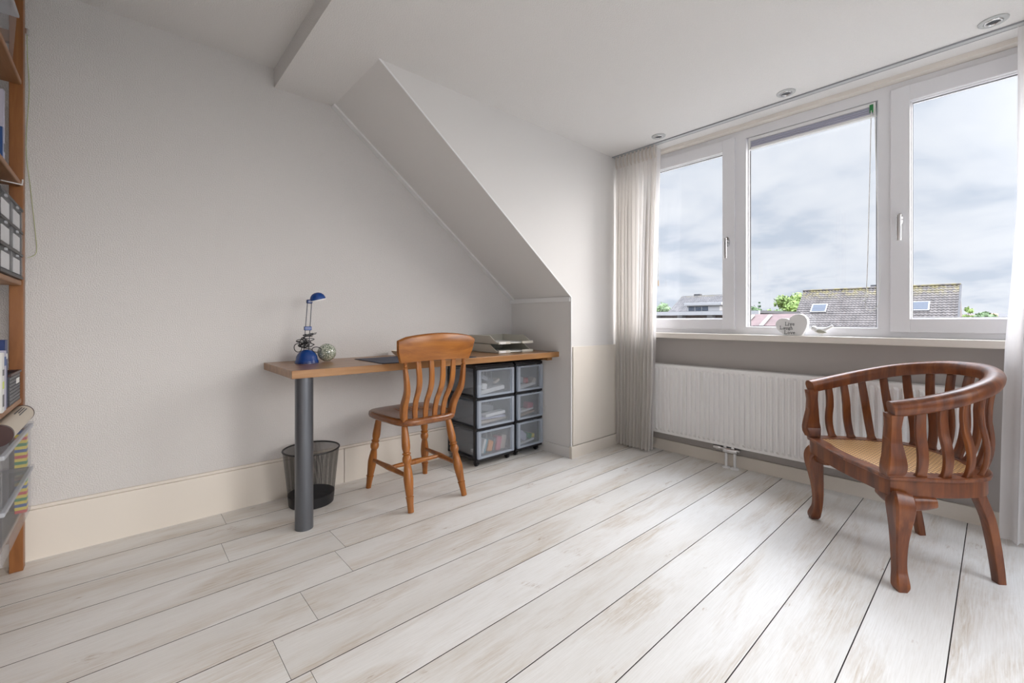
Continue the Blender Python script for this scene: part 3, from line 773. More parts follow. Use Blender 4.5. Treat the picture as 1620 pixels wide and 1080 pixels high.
# ================================================================== DRAWER TOWERS
def tower(label, x, y, w, d, rz, fills):
    t = thing('drawer_tower', label, 'drawer unit', (x, y, 0), math.radians(rz), 'plastic drawer towers under the desk')
    H0, dh = .045, .208
    fr = B()
    # four uprights, shelves
    for lx in (.0, w - .022):
        for ly in (.012, d - .024): box(fr, lx, lx + .022, ly, ly + .024, H0, H0 + dh * 3 + .01, .002)
    for k in range(4):
        z = H0 + dh * k
        box(fr, 0, w, .010, d, z, z + (.018 if k < 3 else .026), .003)
        box(fr, -.002, w + .002, .0, .022, z - .004, z + .014, .002)
    obj('frame', fr, 'black', t)
    for lx in (.03, w - .03):
        for ly in (.04, d - .04):
            cs = B(); tube(cs, [(lx - .008, ly, .0205), (lx + .008, ly, .0205)], .020, 14)
            box(cs, lx - .012, lx + .012, ly - .014, ly + .012, .026, H0 + .002, .002)
            obj('castor', cs, 'black', t)
    for k in range(3):
        z0 = H0 + dh * k + .020; z1 = H0 + dh * (k + 1) - .007
        dr = B(); th = .002; x0_, x1_ = .024, w - .024; yb = d - .03
        box(dr, x0_, x1_, .03, yb, z0, z0 + th); box(dr, x0_, x0_ + th, .006, yb, z0 + th, z1 - .02); box(dr, x1_ - th, x1_, .006, yb, z0 + th, z1 - .02)
        box(dr, x0_ + th, x1_ - th, yb - th, yb, z0 + th, z1 - .02)
        do = obj('drawer', dr, 'drawer', t)
        fp = B(); bw_ = .026
        box(fp, .012 + bw_, w - .012 - bw_, -.010, -.007, z0, z1)
        obj('front_panel', fp, 'drawer', do)
        rm = B()
        for a in (.006, w - .006 - bw_):
            box(rm, a, a + bw_, -.016, .006, z0 - .004, z1, .005, 3)
        box(rm, .006, w - .006, -.014, .004, z0 - .004, z0 + .010, .003); box(rm, .006 + bw_, w - .006 - bw_, -.015, .002, z1 - .012, z1, .003)
        obj('front_rim', rm, 'drawerrim', do)
        # contents, each piece its own mesh in a loose heap
        for (nm, col, cx_, cz_, sx, sz, ang, cy_) in fills[k]:
            c_ = B(); box(c_, -sx / 2, sx / 2, -.03, .03, -sz / 2, sz / 2, min(sx, sz) * .2)
            bmesh.ops.rotate(c_, verts=c_.verts, cent=(0, 0, 0), matrix=Matrix.Rotation(math.radians(ang), 3, 'Y'))
            bmesh.ops.translate(c_, verts=c_.verts, vec=(x + cx_ * w, y + cy_, z0 + th + cz_))
            zmin = min(v.co.z for v in c_.verts)
            if zmin < z0 + th + .0005: bmesh.ops.translate(c_, verts=c_.verts, vec=(0, 0, z0 + th + .0005 - zmin))
            o = obj(nm, c_, col)
            tag(o, DL[(label[:5], k)][0] % COLN.get(col, col) if False else f'{COLN.get(col, col)} {nm.replace("_", " ")} inside the {LV[k]} drawer of the {"wide left" if x < 2 else "narrow right"} drawer tower', nm.split('_')[-1], f'contents of the {LV[k]} drawer, {"left" if x < 2 else "right"} tower')
    return t
LV = ['bottom', 'middle', 'top']; DL = {}
COLN = {'paper': 'white', 'yellow': 'yellow', 'orange': 'orange', 'pink': 'pink', 'red': 'red', 'teal': 'teal', 'green': 'green', 'lilac': 'pale lilac', 'grey': 'grey', 'dgrey': 'dark grey', 'tan': 'tan', 'brown': 'dark brown', 'lime': 'lime green', 'ivory': 'ivory'}
tower('black drawer tower with three frosted drawers, wider one beside the chair', 1.772, 2.335, .338, .345, 0, [
    [('card_pack', 'paper', .27, .06, .022, .10, 18, .06), ('card_pack', 'teal', .33, .055, .012, .10, 18, .064), ('marker_pack', 'orange', .44, .05, .045, .075, 14, .06), ('folder', 'dgrey', .55, .055, .02, .09, 12, .066), ('notebook', 'pink', .67, .055, .045, .10, 12, .06), ('envelope', 'ivory', .82, .055, .05, .10, 12, .07), ('letter_bundle', 'paper', .52, .012, .23, .02, -3, .12)],
    [('notepad', 'paper', .58, .062, .18, .022, -3, .06), ('folder', 'lilac', .55, .038, .22, .016, 2, .07), ('box', 'ivory', .55, .014, .25, .02, -2, .08), ('cloth', 'grey', .50, .095, .15, .05, 10, .14)],
    [('notepad', 'paper', .50, .026, .22, .03, -6, .06), ('glue_stick', 'ivory', .62, .085, .05, .018, -28, .06), ('tape_roll', 'paper', .28, .055, .05, .045, 10, .06), ('stapler', 'dgrey', .46, .07, .09, .035, -35, .08), ('card_pack', 'grey', .36, .11, .06, .03, 30, .09)]])
tower('black drawer tower with three frosted drawers, narrow one against the knee wall', 2.138, 2.340, .272, .34, 0, [
    [('paper_pad', 'paper', .50, .014, .16, .016, -6, .06), ('paper_bag', 'lilac', .42, .06, .09, .06, 35, .07), ('sponge', 'green', .62, .055, .05, .04, 20, .06), ('toy_block', 'yellow', .76, .05, .03, .03, 10, .06)],
    [('book', 'tan', .50, .016, .17, .014, -8, .06), ('notebook', 'paper', .48, .042, .17, .014, -6, .068), ('box', 'pink', .70, .07, .06, .05, 10, .07), ('envelope', 'lilac', .32, .07, .06, .05, 24, .14)],
    [('paper_pad', 'paper', .55, .018, .17, .022, -8, .06), ('cloth', 'grey', .32, .07, .08, .05, 20, .08), ('toy_block', 'red', .52, .06, .028, .04, -12, .06), ('envelope', 'ivory', .80, .05, .04, .05, 30, .06)]])

# ------------------------------------------------------------------ waste basket
wb = thing('waste_basket', 'black wire mesh waste basket standing behind the steel desk leg', 'basket', (.775, 2.515, 0))
sd = B(); uvb = sd.loops.layers.uv.new('UVMap'); seg = 64; R0, R1, HB = .112, .142, .295
ra_, rb_ = [], []
for i in range(seg):
    a = 2 * PI * i / seg
    ra_.append(sd.verts.new((R0 * math.cos(a), R0 * math.sin(a), .004))); rb_.append(sd.verts.new((R1 * math.cos(a), R1 * math.sin(a), HB)))
for i in range(seg):
    j = (i + 1) % seg; f_ = sd.faces.new((ra_[i], ra_[j], rb_[j], rb_[i]))
    for l, uv_ in zip(f_.loops, ((i / seg, 0), ((i + 1) / seg, 0), ((i + 1) / seg, 1), (i / seg, 1))): l[uvb].uv = uv_
obj('mesh_wall', sd, 'wiremesh', wb, smooth=True)
obj('solid_base', lathe(B(), [(.108, 0), (.113, .001), (.118, .055), (.1165, .055), (.111, .006), (.0, .006)], 48, cap=False), 'black', wb, smooth=True)
obj('top_ring', sweep(B(), [(R1 * math.cos(2 * PI * i / 48), R1 * math.sin(2 * PI * i / 48), HB) for i in range(48)], circ(.0045, 8), closed=True), 'blackwire', wb, smooth=True)

# ================================================================== PINE CHAIR
ch = thing('dining_chair', 'golden pine slat-back chair standing at the desk', 'chair', (1.275, 2.29, 0))
# local x to the right (window), y towards the desk; seat top at .465
ST = .468
def seat_mesh():
    bm = B(); n = 56; outl = []
    for i in range(n):
        a = 2 * PI * i / n; c_, s_ = math.cos(a), math.sin(a); e = 2 / 4.6
        xx = abs(c_) ** e * math.copysign(1, c_); yy = abs(s_) ** e * math.copysign(1, s_)
        hw = .203 + .016 * yy                                    # wider at the front
        outl.append((xx * hw, yy * .222 + (.012 * (1 - xx * xx) if yy > 0 else 0)))
    rings = []
    def dish(x, y, k):
        if k <= 0: return 0
        rr = min(1, math.hypot(x / .17, (y + .02) / .15)); d_ = -.013 * (1 - rr ** 2.5)
        if y > .02: d_ += .006 * math.exp(-(x / .05) ** 2) * min(1, (y - .02) / .1)
        return d_
    for k, dz_ in ((.93, -.038), (.985, -.030), (1.0, -.018), (.99, -.004), (.965, 0), (.85, 0), (.7, 0), (.5, 0), (.3, 0), (.12, 0)):
        top_ = dz_ == 0 and k < .9
        rings.append([bm.verts.new((x * k, y * k, ST + dz_ + (dish(x * k, y * k, 1) if top_ else 0))) for x, y in outl])
    bm.faces.new(rings[0][::-1])
    for a, b_ in zip(rings[:-1], rings[1:]):
        for i in range(n): bm.faces.new((a[i], a[(i + 1) % n], b_[(i + 1) % n], b_[i]))
    bm.faces.new(rings[-1]); return bm
obj('seat', seat_mesh(), 'seatp', ch, smooth=True, auto=60)
LEGP = [(.0125, 0), (.0155, .004), (.0165, .09), (.0195, .165), (.0215, .168), (.0215, .176), (.0175, .182), (.0195, .20), (.0245, .33), (.0255, .38), (.0215, .47), (.0165, .545), (.020, .555), (.0235, .575), (.0245, .60), (.0225, .625), (.0165, .645), (.0225, .655), (.0225, .668), (.0165, .675), (.0215, .72), (.0225, .76), (.0205, .85), (.0165, .97), (.016, 1.0)]
feet = {('r', -1): (-.160, -.262), ('r', 1): (.178, -.262), ('f', -1): (-.182, .212), ('f', 1): (.196, .200)}
tops = {('r', -1): (-.138, -.150), ('r', 1): (.140, -.150), ('f', -1): (-.150, .135), ('f', 1): (.150, .135)}
LZ = ST - .034
def legp(k, t):
    a = Vector((*feet[k], 0)); b_ = Vector((*tops[k], LZ)); return a.lerp(b_, t)
for k in feet:
    mtx, L_ = along(legp(k, 0), legp(k, 1)); lb = B(); lathe(lb, [(r, h_ * L_) for r, h_ in LEGP], 20, mtx)
    for v in lb.verts: v.co.z = max(v.co.z, 0)
    obj('leg', lb, 'pine', ch, smooth=True, auto=50)
def stretcher(p0, p1):
    mtx, L_ = along(p0, p1); lb = B()
    lathe(lb, [(.008, 0), (.011, .1 * L_), (.0145, .38 * L_), (.0165, .47 * L_), (.0165, .53 * L_), (.0145, .62 * L_), (.011, .9 * L_), (.008, L_)], 16, mtx)
    obj('stretcher', lb, 'pine', ch, smooth=True)
sl_ = (legp(('r', -1), .40), legp(('f', -1), .40)); sr_ = (legp(('r', 1), .40), legp(('f', 1), .40))
stretcher(*sl_); stretcher(*sr_); stretcher(sl_[0].lerp(sl_[1], .5), sr_[0].lerp(sr_[1], .5))
# back: rear is at -y, leaning back, posts and slats S-curved
def back_line(x, top_x, y0, z0, z1, lean):
    """steam-bent profile: upright from the seat, sweeping back at mid height, upright again above"""
    K = [(0, 0), (.15, .06), (.30, .28), (.45, .68), (.58, .95), (.72, 1.04), (.86, 1.03), (1, 1.0)]
    P = catmull([Vector((0, v, t * 7)) for t, v in K], 21)
    return [(x + (top_x - x) * q.z / 7, y0 - lean * q.y, z0 + (z1 - z0) * q.z / 7) for q in P]
zc = .782
for s in (-1, 1):
    pts = back_line(s * .152, s * .184, -.172, ST - .008, zc - .036, .072)
    pb = B(); n = len(pts)
    sweep(pb, pts, rrect(.028, .034, .006), up=(0, 1, 0), scales=[(1.25 - .40 * abs(2 * i / (n - 1) - .45), 1.15 - .3 * i / (n - 1)) for i in range(n)])
    obj('back_post', pb, 'pine', ch, smooth=True)
    p1 = Vector(pts[-1]); mtx, L_ = along(p1 - Vector((0, 0, .004)), p1 + Vector((0, -.002, .036)))
    obj('post_collar', lathe(B(), [(.010, 0), (.013, .004), (.013, .009), (.009, .012), (.012, .017), (.012, .022), (.009, .026), (.011, .031), (.010, L_)], 16, mtx), 'pine', ch, smooth=True)
for k in range(4):
    u = (k - 1.5) / 1.5
    pts = back_line(u * .088, u * .112, -.176 - .010 * (1 - u * u), ST - .010, zc + .012, .074)
    sb = B(); n = len(pts); sweep(sb, pts, rrect(.026, .013, .003), up=(0, 1, 0), scales=[(1.05 + .15 * math.sin(PI * i / (n - 1)), 1) for i in range(n)])
    obj('back_slat', sb, 'pine', ch, smooth=True)
cr_ = B(); n = 24; rings = []
for i in range(n + 1):
    u = -1 + 2 * i / n; xb = u * .212; xt = u * .238; yb = -.245 - .030 * (1 - u * u); yt = -.268 - .032 * (1 - u * u)
    zb_ = .778 + .008 * (1 - u * u) - .0; zt_ = .906 + .026 * (1 - u * u) - (.010 * max(0, abs(u) - .85) / .15)
    th = .011
    xm_ = u * (.226 + .006)
    ring = []
    for (x_, y_, z_, o__) in ((xb, yb, zb_, -th), (xb * 1.01, yb - .001, zb_ + .004, -th - .002), (xm_, (yb + yt) / 2, (zb_ + zt_) / 2 , -th - .002), (xt, yt, zt_ - .010, -th - .003), (xt, yt, zt_ - .002, -th + .002), (xt, yt, zt_, 0), (xt, yt, zt_ - .002, th - .002), (xt, yt, zt_ - .010, th), (xm_, (yb + yt) / 2, (zb_ + zt_) / 2, th), (xb, yb, zb_, th)):
        ring.append(cr_.verts.new((x_, y_ + o__, z_)))
    rings.append(ring)
for a, b_ in zip(rings[:-1], rings[1:]):
    m_ = len(a)
    for j in range(m_): cr_.faces.new((a[j], a[(j + 1) % m_], b_[(j + 1) % m_], b_[j]))
cr_.faces.new(rings[0][::-1]); cr_.faces.new(rings[-1])
obj('crest_rail', cr_, 'pineX', ch, smooth=True, auto=50)

# ================================================================== TEAK ARMCHAIR
# local x: to the sitter's left as seen from the room (right in the photograph), y: towards its back
r_ax = Vector((-.767, -.642)); ang = math.atan2(r_ax.y, r_ax.x)
ac = thing('armchair', 'curved red-brown teak armchair with a cane seat before the radiator', 'armchair', (2.348, .455, 0), ang)
# with this rotation local +y = (.642,-.767) in the room: the back
SZ = .42
def mirror(P): return [(-x, *r) for x, *r in P[::-1]][1:]
baseP = [(.282, .0), (.288, .11), (.281, .23), (.245, .345), (.165, .42), (.08, .448), (0, .455)]
baseC = catmull([Vector((x, y, 0)) for x, y in baseP + mirror([(x, y) for x, y in baseP])], 96)
railP = [(.282, .012, .667), (.297, .12, .690), (.291, .245, .722), (.238, .378, .760), (.128, .468, .785), (0, .498, .792)]
railC = catmull([Vector(p) for p in railP + mirror(railP)], 96)
def at(C_, u):
    k = u * (len(C_) - 1); i = min(int(k), len(C_) - 2); return C_[i].lerp(C_[i + 1], k - i)
# rail: broad, rounded on top, square-ish below
rsec = [(-.024, -.022), (-.010, -.025), (.012, -.025), (.022, -.020), (.029, -.006), (.031, .006), (.026, .017), (.014, .024), (0, .025), (-.014, .023), (-.025, .016), (-.028, .004), (-.026, -.010)]
rsec = [(a * 1.0, b_ * 1.18) for a, b_ in rsec]
obj('top_rail', sweep(B(), railC, rsec, up=(0, 0, 1)), 'teak', ac, smooth=True, auto=50)
# seat frame with a central opening for the cane
def apron_front(u, side=1): pass
sf = B()
front = [Vector((x, -.012 - .010 * math.cos(PI * x / .285) - .006, 0)) for x in [-.285 + .57 * i / 24 for i in range(25)]]
outer = [Vector((p.x * 1.035, p.y * 1.02 + .004, 0)) for p in baseC]
loop = outer + front[1:-1]
cen = Vector((0, .20, 0)); nl = len(loop)
def ringz(k, z): return [sf.verts.new((cen + (p - cen) * k) + Vector((0, 0, z))) for p in loop]
Rg = [ringz(.965, SZ - .075), ringz(.965, SZ - .018), ringz(1.0, SZ - .014), ringz(1.005, SZ - .004), ringz(.99, SZ), ringz(.80, SZ), ringz(.79, SZ - .004), ringz(.79, SZ - .02), ringz(.90, SZ - .07)]
for a, b_ in zip(Rg, Rg[1:] + Rg[:1]):
    for i in range(nl): sf.faces.new((a[i], a[(i + 1) % nl], b_[(i + 1) % nl], b_[i]))
obj('seat_frame', sf, 'teak', ac, smooth=True, auto=35)
cn = B(); cv_ = [cn.verts.new((cen + (p - cen) * .795) + Vector((0, 0, SZ - .003))) for p in loop]; cn.faces.new(cv_)
cv2 = [cn.verts.new((cen + (p - cen) * .795) + Vector((0, 0, SZ - .007))) for p in loop]; cn.faces.new(cv2[::-1])
obj('cane_seat', cn, 'cane', ac)
# front arm posts: baluster outline, deep
def arm_post(s):
    bm = B(); prof = [(0, .026), (.05, .028), (.12, .0325), (.20, .0325), (.35, .027), (.55, .021), (.8, .018), (1, .022)]
    offs = [(0, 0), (.04, .000), (.16, .016), (.3, .014), (.55, -.002), (.8, -.004), (1, 0)]
    b0 = Vector((s * .272, .020, SZ)); b1 = Vector((s * .284, .020, .650))
    pts, sc_ = [], []
    for i in range(25):
        t = i / 24
        def itp(P):
            for (a, va), (b_, vb_) in zip(P[:-1], P[1:]):
                if t <= b_: return lerp(va, vb_, (t - a) / (b_ - a) if b_ > a else 0)
            return P[-1][1]
        pts.append(b0.lerp(b1, t) + Vector((s * itp(offs) * .7, 0, 0))); sc_.append((itp(prof), .016 + itp(prof) * .35))
    sweep(bm, pts, [(-.9, -1), (.9, -1), (1, -.85), (1, .85), (.9, 1), (-.9, 1), (-1, .85), (-1, -.85)], up=(1, 0, 0), scales=sc_)
    obj('arm_post', bm, 'teak', ac, smooth=True, auto=30)
arm_post(1); arm_post(-1)
# slats
NS = 15
for k in range(NS):
    u = .085 + (1 - .17) * k / (NS - 1)
    p0 = at(baseC, u); p1 = at(railC, u); p0 = Vector((p0.x * .965, p0.y * .965 + .005, SZ - .002))
    p1 = p1 + Vector((0, 0, -.016))
    outw = Vector((p0.x, (p0.y - .16) * 1.1, 0)); outw.normalize()
    tang = at(baseC, min(1, u + .01)) - at(baseC, max(0, u - .01)); tang.normalize()
    pts, sc_ = [], []
    wide = 1.25 if k in (NS // 2,) else 1
    for i in range(17):
        t = i / 16; b_ = .015 * math.sin(PI * t / .62) if t < .62 else -.004 * math.sin(PI * (t - .62) / .38)
        p = p0.lerp(p1, t ** 1.1) + outw * b_; pts.append(p); w_ = 1 + (.35 if t < .04 else 0) + .10 * math.sin(PI * t); sc_.append((wide * w_, 1 + (.3 if t < .04 else 0)))
    sb = B(); sweep(sb, pts, rrect(.030, .015, .003), up=outw, scales=sc_)
    obj('back_slat', sb, 'teak', ac, smooth=True)
# cabriole front legs
def cab(s):
    bm = B(); d_ = Vector((s * .93, -.36, 0))                    # outwards over the corner
    b0 = Vector((s * .276, .044, 0))
    P = [(SZ - .075, -.004, .031), (SZ - .085, .004, .033), (.315, .012, .034), (.285, .012, .032), (.24, .004, .027), (.18, -.006, .022), (.12, -.010, .019), (.07, -.006, .0185), (.04, .004, .021), (.018, .012, .022), (.004, .014, .017), (0, .014, .014)]
    pts = catmull([b0 + d_ * (o__ + .008) + Vector((0, 0, z)) for z, o__, r_ in P], 44); rr = catmull([Vector((r_, 0, 0)) for z, o__, r_ in P], 44)
    sec = [(-.8, -1), (.8, -1), (1, -.8), (1, .8), (.8, 1), (-.8, 1), (-1, .8), (-1, -.8)]
    sweep(bm, pts, sec, up=(0, 1, 0), scales=[q_.x for q_ in rr])
    for v in bm.verts: v.co.z = max(0, v.co.z)
    o = obj('leg', bm, 'teak', ac, smooth=True, auto=35)
    # scrolled brackets either side of the knee
    for dr in (Vector((-s, 0, 0)), Vector((0, 1, 0))):
        e_ = B(); p0 = b0 + d_ * .012
        pts = [p0 + dr * q_ + Vector((0, 0, z)) for q_, z in ((.0, SZ - .100), (.045, SZ - .099), (.085, SZ - .096), (.118, SZ - .093))]
        sweep(e_, pts, rrect(.030, .050, .016), up=(0, 0, 1), scales=[1.15, 1.1, 1, .75]); obj('knee_bracket', e_, 'teak', ac, smooth=True)
cab(1); cab(-1)
for s in (-1, 1):
    bm = B(); pts = catmull([Vector((s * .205, .345, SZ - .03)), Vector((s * .204, .362, SZ - .09)), Vector((s * .200, .395, .25)), Vector((s * .196, .418, .15)), Vector((s * .192, .434, .06)), Vector((s * .190, .442, 0))], 20)
    sweep(bm, pts, rrect(.040, .028, .003), up=(0, 1, 0), scales=[(1.05 - .25 * i / 20, 1.15 - .2 * i / 20) for i in range(21)])
    for v in bm.verts: v.co.z = max(0, v.co.z)
    obj('leg', bm, 'teak', ac, smooth=True)

# ================================================================== BOOKCASE (left edge)
SX = -.290
bc = thing('bookcase', 'pine open bookcase with ladder sides at the left edge', 'bookcase', (0, 0, 0))
for x0_ in (SX - .042, BX + .01):
    obj('upright', box(B(), x0_, x0_ + .038, 2.595, 2.640, 0, 2.38, .002), 'shelf', bc)
    obj('upright', box(B(), x0_, x0_ + .038, 1.30, 1.345, 0, 2.38, .002), 'shelf', bc)
for z in (.115, 1.42, 2.1):
    for y in (2.605, 1.31): obj('rung', box(B(), BX + .048, SX - .042, y, y + .022, z, z + .045, .001), 'shelf', bc)
SH = {'bottom': .245, 'c': .690, 'b': 1.157, 'a': 1.550, 'd': 1.955}
for n_, z in SH.items():
    obj('shelf_board', box(B(), BX + .012, SX - .008, 1.345, 2.594, z - .020, z, .004), 'shelfY', bc)
hk = B(); tube(hk, catmull([(SX - .05, 2.50, 1.526), (SX - .004, 2.53, 1.526), (SX - .002, 2.55, 1.531), (SX - .002, 2.565, 1.553)], 12), .0022, 6)
o = obj('wire_hook', hk, 'white'); tag(o, 'thin white wire hook on a bookcase shelf end', 'hook')
# storage boxes on the bottom shelf
def storage(label, z, h_, y0, y1, x1):
    t = thing('storage_box', label, 'storage box', (0, 0, 0), 0, 'clear storage boxes on the bookcase')
    x0 = BX + .03; th = .003
    b_ = B(); tp = .012
    for (a0, a1, c0, c1) in ((x0, x1, y0, y0 + th), (x0, x1, y1 - th, y1), (x0, x0 + th, y0 + th, y1 - th), (x1 - th, x1, y0 + th, y1 - th)):
        box(b_, a0, a1, c0, c1, z + .003, z + h_ - .02)
    box(b_, x0, x1, y0, y1, z + .0005, z + .003)
    obj('box_body', b_, 'box', t)
    r = B(); frame = [(x0 - .006, x1 + .006, y0 - .006, y0 + .006), (x0 - .006, x1 + .006, y1 - .006, y1 + .006), (x0 - .006, x0 + .006, y0, y1), (x1 - .006, x1 + .006, y0, y1)]
    for a0, a1, c0, c1 in frame: box(r, a0, a1, c0, c1, z + h_ - .022, z + h_ - .008, .003)
    obj('box_rim', r, 'boxrim', t)
    obj('box_lid', box(B(), x0 - .008, x1 + .008, y0 - .008, y1 + .008, z + h_ - .008, z + h_, .003), 'box', t)
    return t
storage('clear plastic storage box with a brick tower, lower of the two stacked', SH['bottom'], .176, 2.02, 2.585, -.272)
storage('clear plastic storage box with a brick tower, directly under the rolled poster', SH['bottom'] + .177, .172, 2.02, 2.585, -.272)
seq = [['red', 'yellow', 'bblue', 'yellow', 'green', 'yellow', 'red', 'yellow', 'bblue', 'yellow', 'green', 'yellow'], ['yellow', 'green', 'yellow', 'red', 'yellow', 'bblue', 'yellow', 'green', 'yellow', 'red', 'yellow', 'bblue']]
for q_, (zb_, lab) in enumerate(((SH['bottom'] + .004, 'tower of coloured toy bricks inside the lower storage box'), (SH['bottom'] + .181, 'tower of coloured toy bricks inside the upper storage box'))):
    t = thing('toy_brick_tower', lab, 'toy bricks', (-.294, 2.55, zb_), 0, 'toy brick towers in the boxes')
    for i, c_ in enumerate(seq[q_]):
        b_ = B(); hh = .0118; box(b_, -.016, .016, -.016, .016, i * hh, i * hh + hh - .0005, .0008)
        for sx in (-.008, .008):
            for sy in (-.008, .008):
                if i == 11: lathe(b_, [(.0045, 0), (.0045, .002)], 10, Matrix.Translation((sx, sy, i * hh + hh - .0005)))
        obj('toy_brick', b_, c_, t)
# rolled poster in a tube
pt = thing('rolled_poster', 'cream rolled poster with black stripes lying on the storage boxes', 'poster roll', (0, 0, 0))
zt_ = SH['bottom'] + .177 + .172 + .0345
obj('paper_roll', tube(B(), [(-.296, 2.14, zt_), (-.296, 2.57, zt_)], .0335, 32), 'ivory', pt, smooth=True)
obj('end_cap', tube(B(), [(-.296, 2.128, zt_), (-.296, 2.145, zt_)], .0345, 32), 'brown', pt, smooth=True)
obj('end_cap', tube(B(), [(-.296, 2.568, zt_), (-.296, 2.580, zt_)], .0345, 32), 'brown', pt, smooth=True)
for k, a in enumerate((.95, 1.15, 1.35)):
    st = B(); sweep(st, [(-.296 + math.cos(a) * .0338, 2.36 + .03 * (k == 1), zt_ + math.sin(a) * .0338), (-.296 + math.cos(a) * .0338, 2.52, zt_ + math.sin(a) * .0338)], [(-.0018, -.0004), (.0018, -.0004), (.0018, .0004), (-.0018, .0004)], up=(math.cos(a), 0, math.sin(a)))
    obj('printed_stripe', st, 'black', pt)
# shelf c: books, magazine, basket
def book(name, label, col, y0, y1, z, h_, x1, d_=.20, cat='book', grp=None, spine=None):
    t = thing(name, label, cat, (0, 0, 0), 0, grp)
    b_ = B(); box(b_, x1 - d_, x1, y0, y0 + .0022, z + .0005, z + h_, .0006); box(b_, x1 - d_, x1, y1 - .0022, y1, z + .0005, z + h_, .0006); box(b_, x1 - .0022, x1, y0, y1, z + .0005, z + h_, .0008)
    obj('cover', b_, col, t)
    obj('pages', box(B(), x1 - d_ + .003, x1 - .0025, y0 + .0024, y1 - .0024, z + .004, z + h_ - .004), 'paper', t)
    if spine:
        for (zf0, zf1, c_) in spine:
            obj('spine_label', box(B(), x1 - .0005, x1 + .0006, y0 + .003, y1 - .003, z + h_ * zf0, z + h_ * zf1), c_, t)
    return t
zc_ = SH['c']
book('magazine_file', 'grey magazine file on the shelf left of the mesh basket', 'beige', 2.10, 2.185, zc_, .185, -.300, cat='magazine file')
book('magazine', 'magazine with yellow and black spine marks beside the blue book', 'paper', 2.205, 2.235, zc_, .20, -.296, spine=[(.10, .30, 'dgrey'), (.40, .52, 'lime'), (.62, .72, 'dgrey')], cat='magazine', grp='books on the middle shelf')
book('book', 'pale blue book between the magazine and the mesh basket', 'lilac', 2.250, 2.285, zc_, .205, -.298, spine=[(.75, .9, 'bblue')], grp='books on the middle shelf')
book('book', 'tall dark blue book at the back of the middle shelf', 'navy', 2.300, 2.345, zc_, .240, -.303, spine=[(.72, .80, 'paper')], grp='books on the middle shelf')
bk = thing('storage_basket', 'grey plastic basket with a white label on the bookcase shelf', 'basket', (0, 0, 0))
b_ = B(); y0, y1, x1, z0, h_ = 2.36, 2.575, -.300, zc_, .115
for k in range(8):
    z = z0 + .004 + k * .0125; box(b_, x1 - .003, x1, y0, y1, z, z + .0095, .001)
    box(b_, x1 - .22, x1 - .003, y0, y0 + .003, z, z + .0095, .001)
for k in range(15):
    y = y0 + (y1 - y0 - .004) * k / 14; box(b_, x1 - .004, x1 - .001, y, y + .004, z0 + .002, z0 + h_ - .01)
box(b_, x1 - .22, x1 - .003, y1 - .003, y1, z0 + .002, z0 + h_ - .01); box(b_, x1 - .222, x1 - .219, y0, y1, z0 + .002, z0 + h_ - .01); box(b_, x1 - .22, x1, y0, y1, z0 + .0005, z0 + .003)
obj('basket_wall', b_, 'dgrey', bk)
r = B(); box(r, x1 - .004, x1 + .004, y0 - .002, y1 + .004, z0 + h_ - .010, z0 + h_, .002); box(r, x1 - .225, x1, y0 - .003, y0 + .003, z0 + h_ - .010, z0 + h_, .002); box(r, x1 - .225, x1, y1 - .003, y1 + .004, z0 + h_ - .010, z0 + h_, .002)
obj('basket_rim', r, 'brown', bk)
obj('paper_label', box(B(), x1, x1 + .001, 2.49, 2.55, z0 + .068, z0 + .088), 'paper', bk)
# shelf b: small drawer organiser
og = thing('drawer_organiser', 'small grey organiser of three clear drawers on the bookcase', 'organiser', (0, 0, 0))
y0, y1, x1, z0 = 2.13, 2.560, -.292, SH['b']; hh = .088
fr = B()
for k in range(4): box(fr, x1 - .18, x1 + .002, y0, y1, z0 + .001 + k * hh, z0 + .012 + k * hh, .001)
for y in (y0, (y0 + y1) / 2 - .005, y1 - .010): box(fr, x1 - .18, x1 - .002, y, y + .010, z0 + .009, z0 + .001 + 3 * hh)
obj('frame', fr, 'black', og)
for k in range(3):
    for (a, b2_) in ((y0 + .012, (y0 + y1) / 2 - .007), ((y0 + y1) / 2 + .007, y1 - .012)):
        d_ = B(); za, zb2 = z0 + .0135 + k * hh, z0 - .003 + (k + 1) * hh
        box(d_, x1 - .003, x1 + .004, a, b2_, za, zb2, .002); box(d_, x1 - .17, x1 - .003, a, b2_, za, za + .002); box(d_, x1 - .17, x1 - .003, a, a + .002, za, zb2 - .01); box(d_, x1 - .17, x1 - .003, b2_ - .002, b2_, za, zb2 - .01)
        do = obj('drawer', d_, 'box', og)
        obj('drawer_label', box(B(), x1 - .006, x1 - .0035, a + .05, b2_ - .02, za + .006, zb2 - .012), 'paper', do)
        obj('drawer_pull', box(B(), x1 + .004, x1 + .010, a + .03, a + .05, zb2 - .012, zb2 - .004, .001), 'boxrim', do)
# shelf a: books and binders
za = SH['a']
book('ring_binder', 'tall white binder with a dotted spiral spine on the upper shelf', 'paper', 2.125, 2.165, za, .30, -.298, spine=[(.06 + .045 * i, .075 + .045 * i, 'dgrey') for i in range(20)], cat='binder', grp='books on the upper shelf')
book('book', 'yellow and orange book behind the white binder', 'yellow', 2.170, 2.205, za, .325, -.306, grp='books on the upper shelf')
book('book', 'thin orange book behind the white binder', 'orange', 2.208, 2.225, za, .315, -.312, grp='books on the upper shelf')
book('booklet', 'pale grey booklet leaning at the end of the upper shelf row', 'lilac', 2.255, 2.275, za, .235, -.300, spine=[(.10, .22, 'dgrey')], grp='books on the upper shelf')
book('book', 'low blue book between the binder and the pale booklet', 'bblue', 2.230, 2.250, za, .10, -.300, grp='books on the upper shelf')
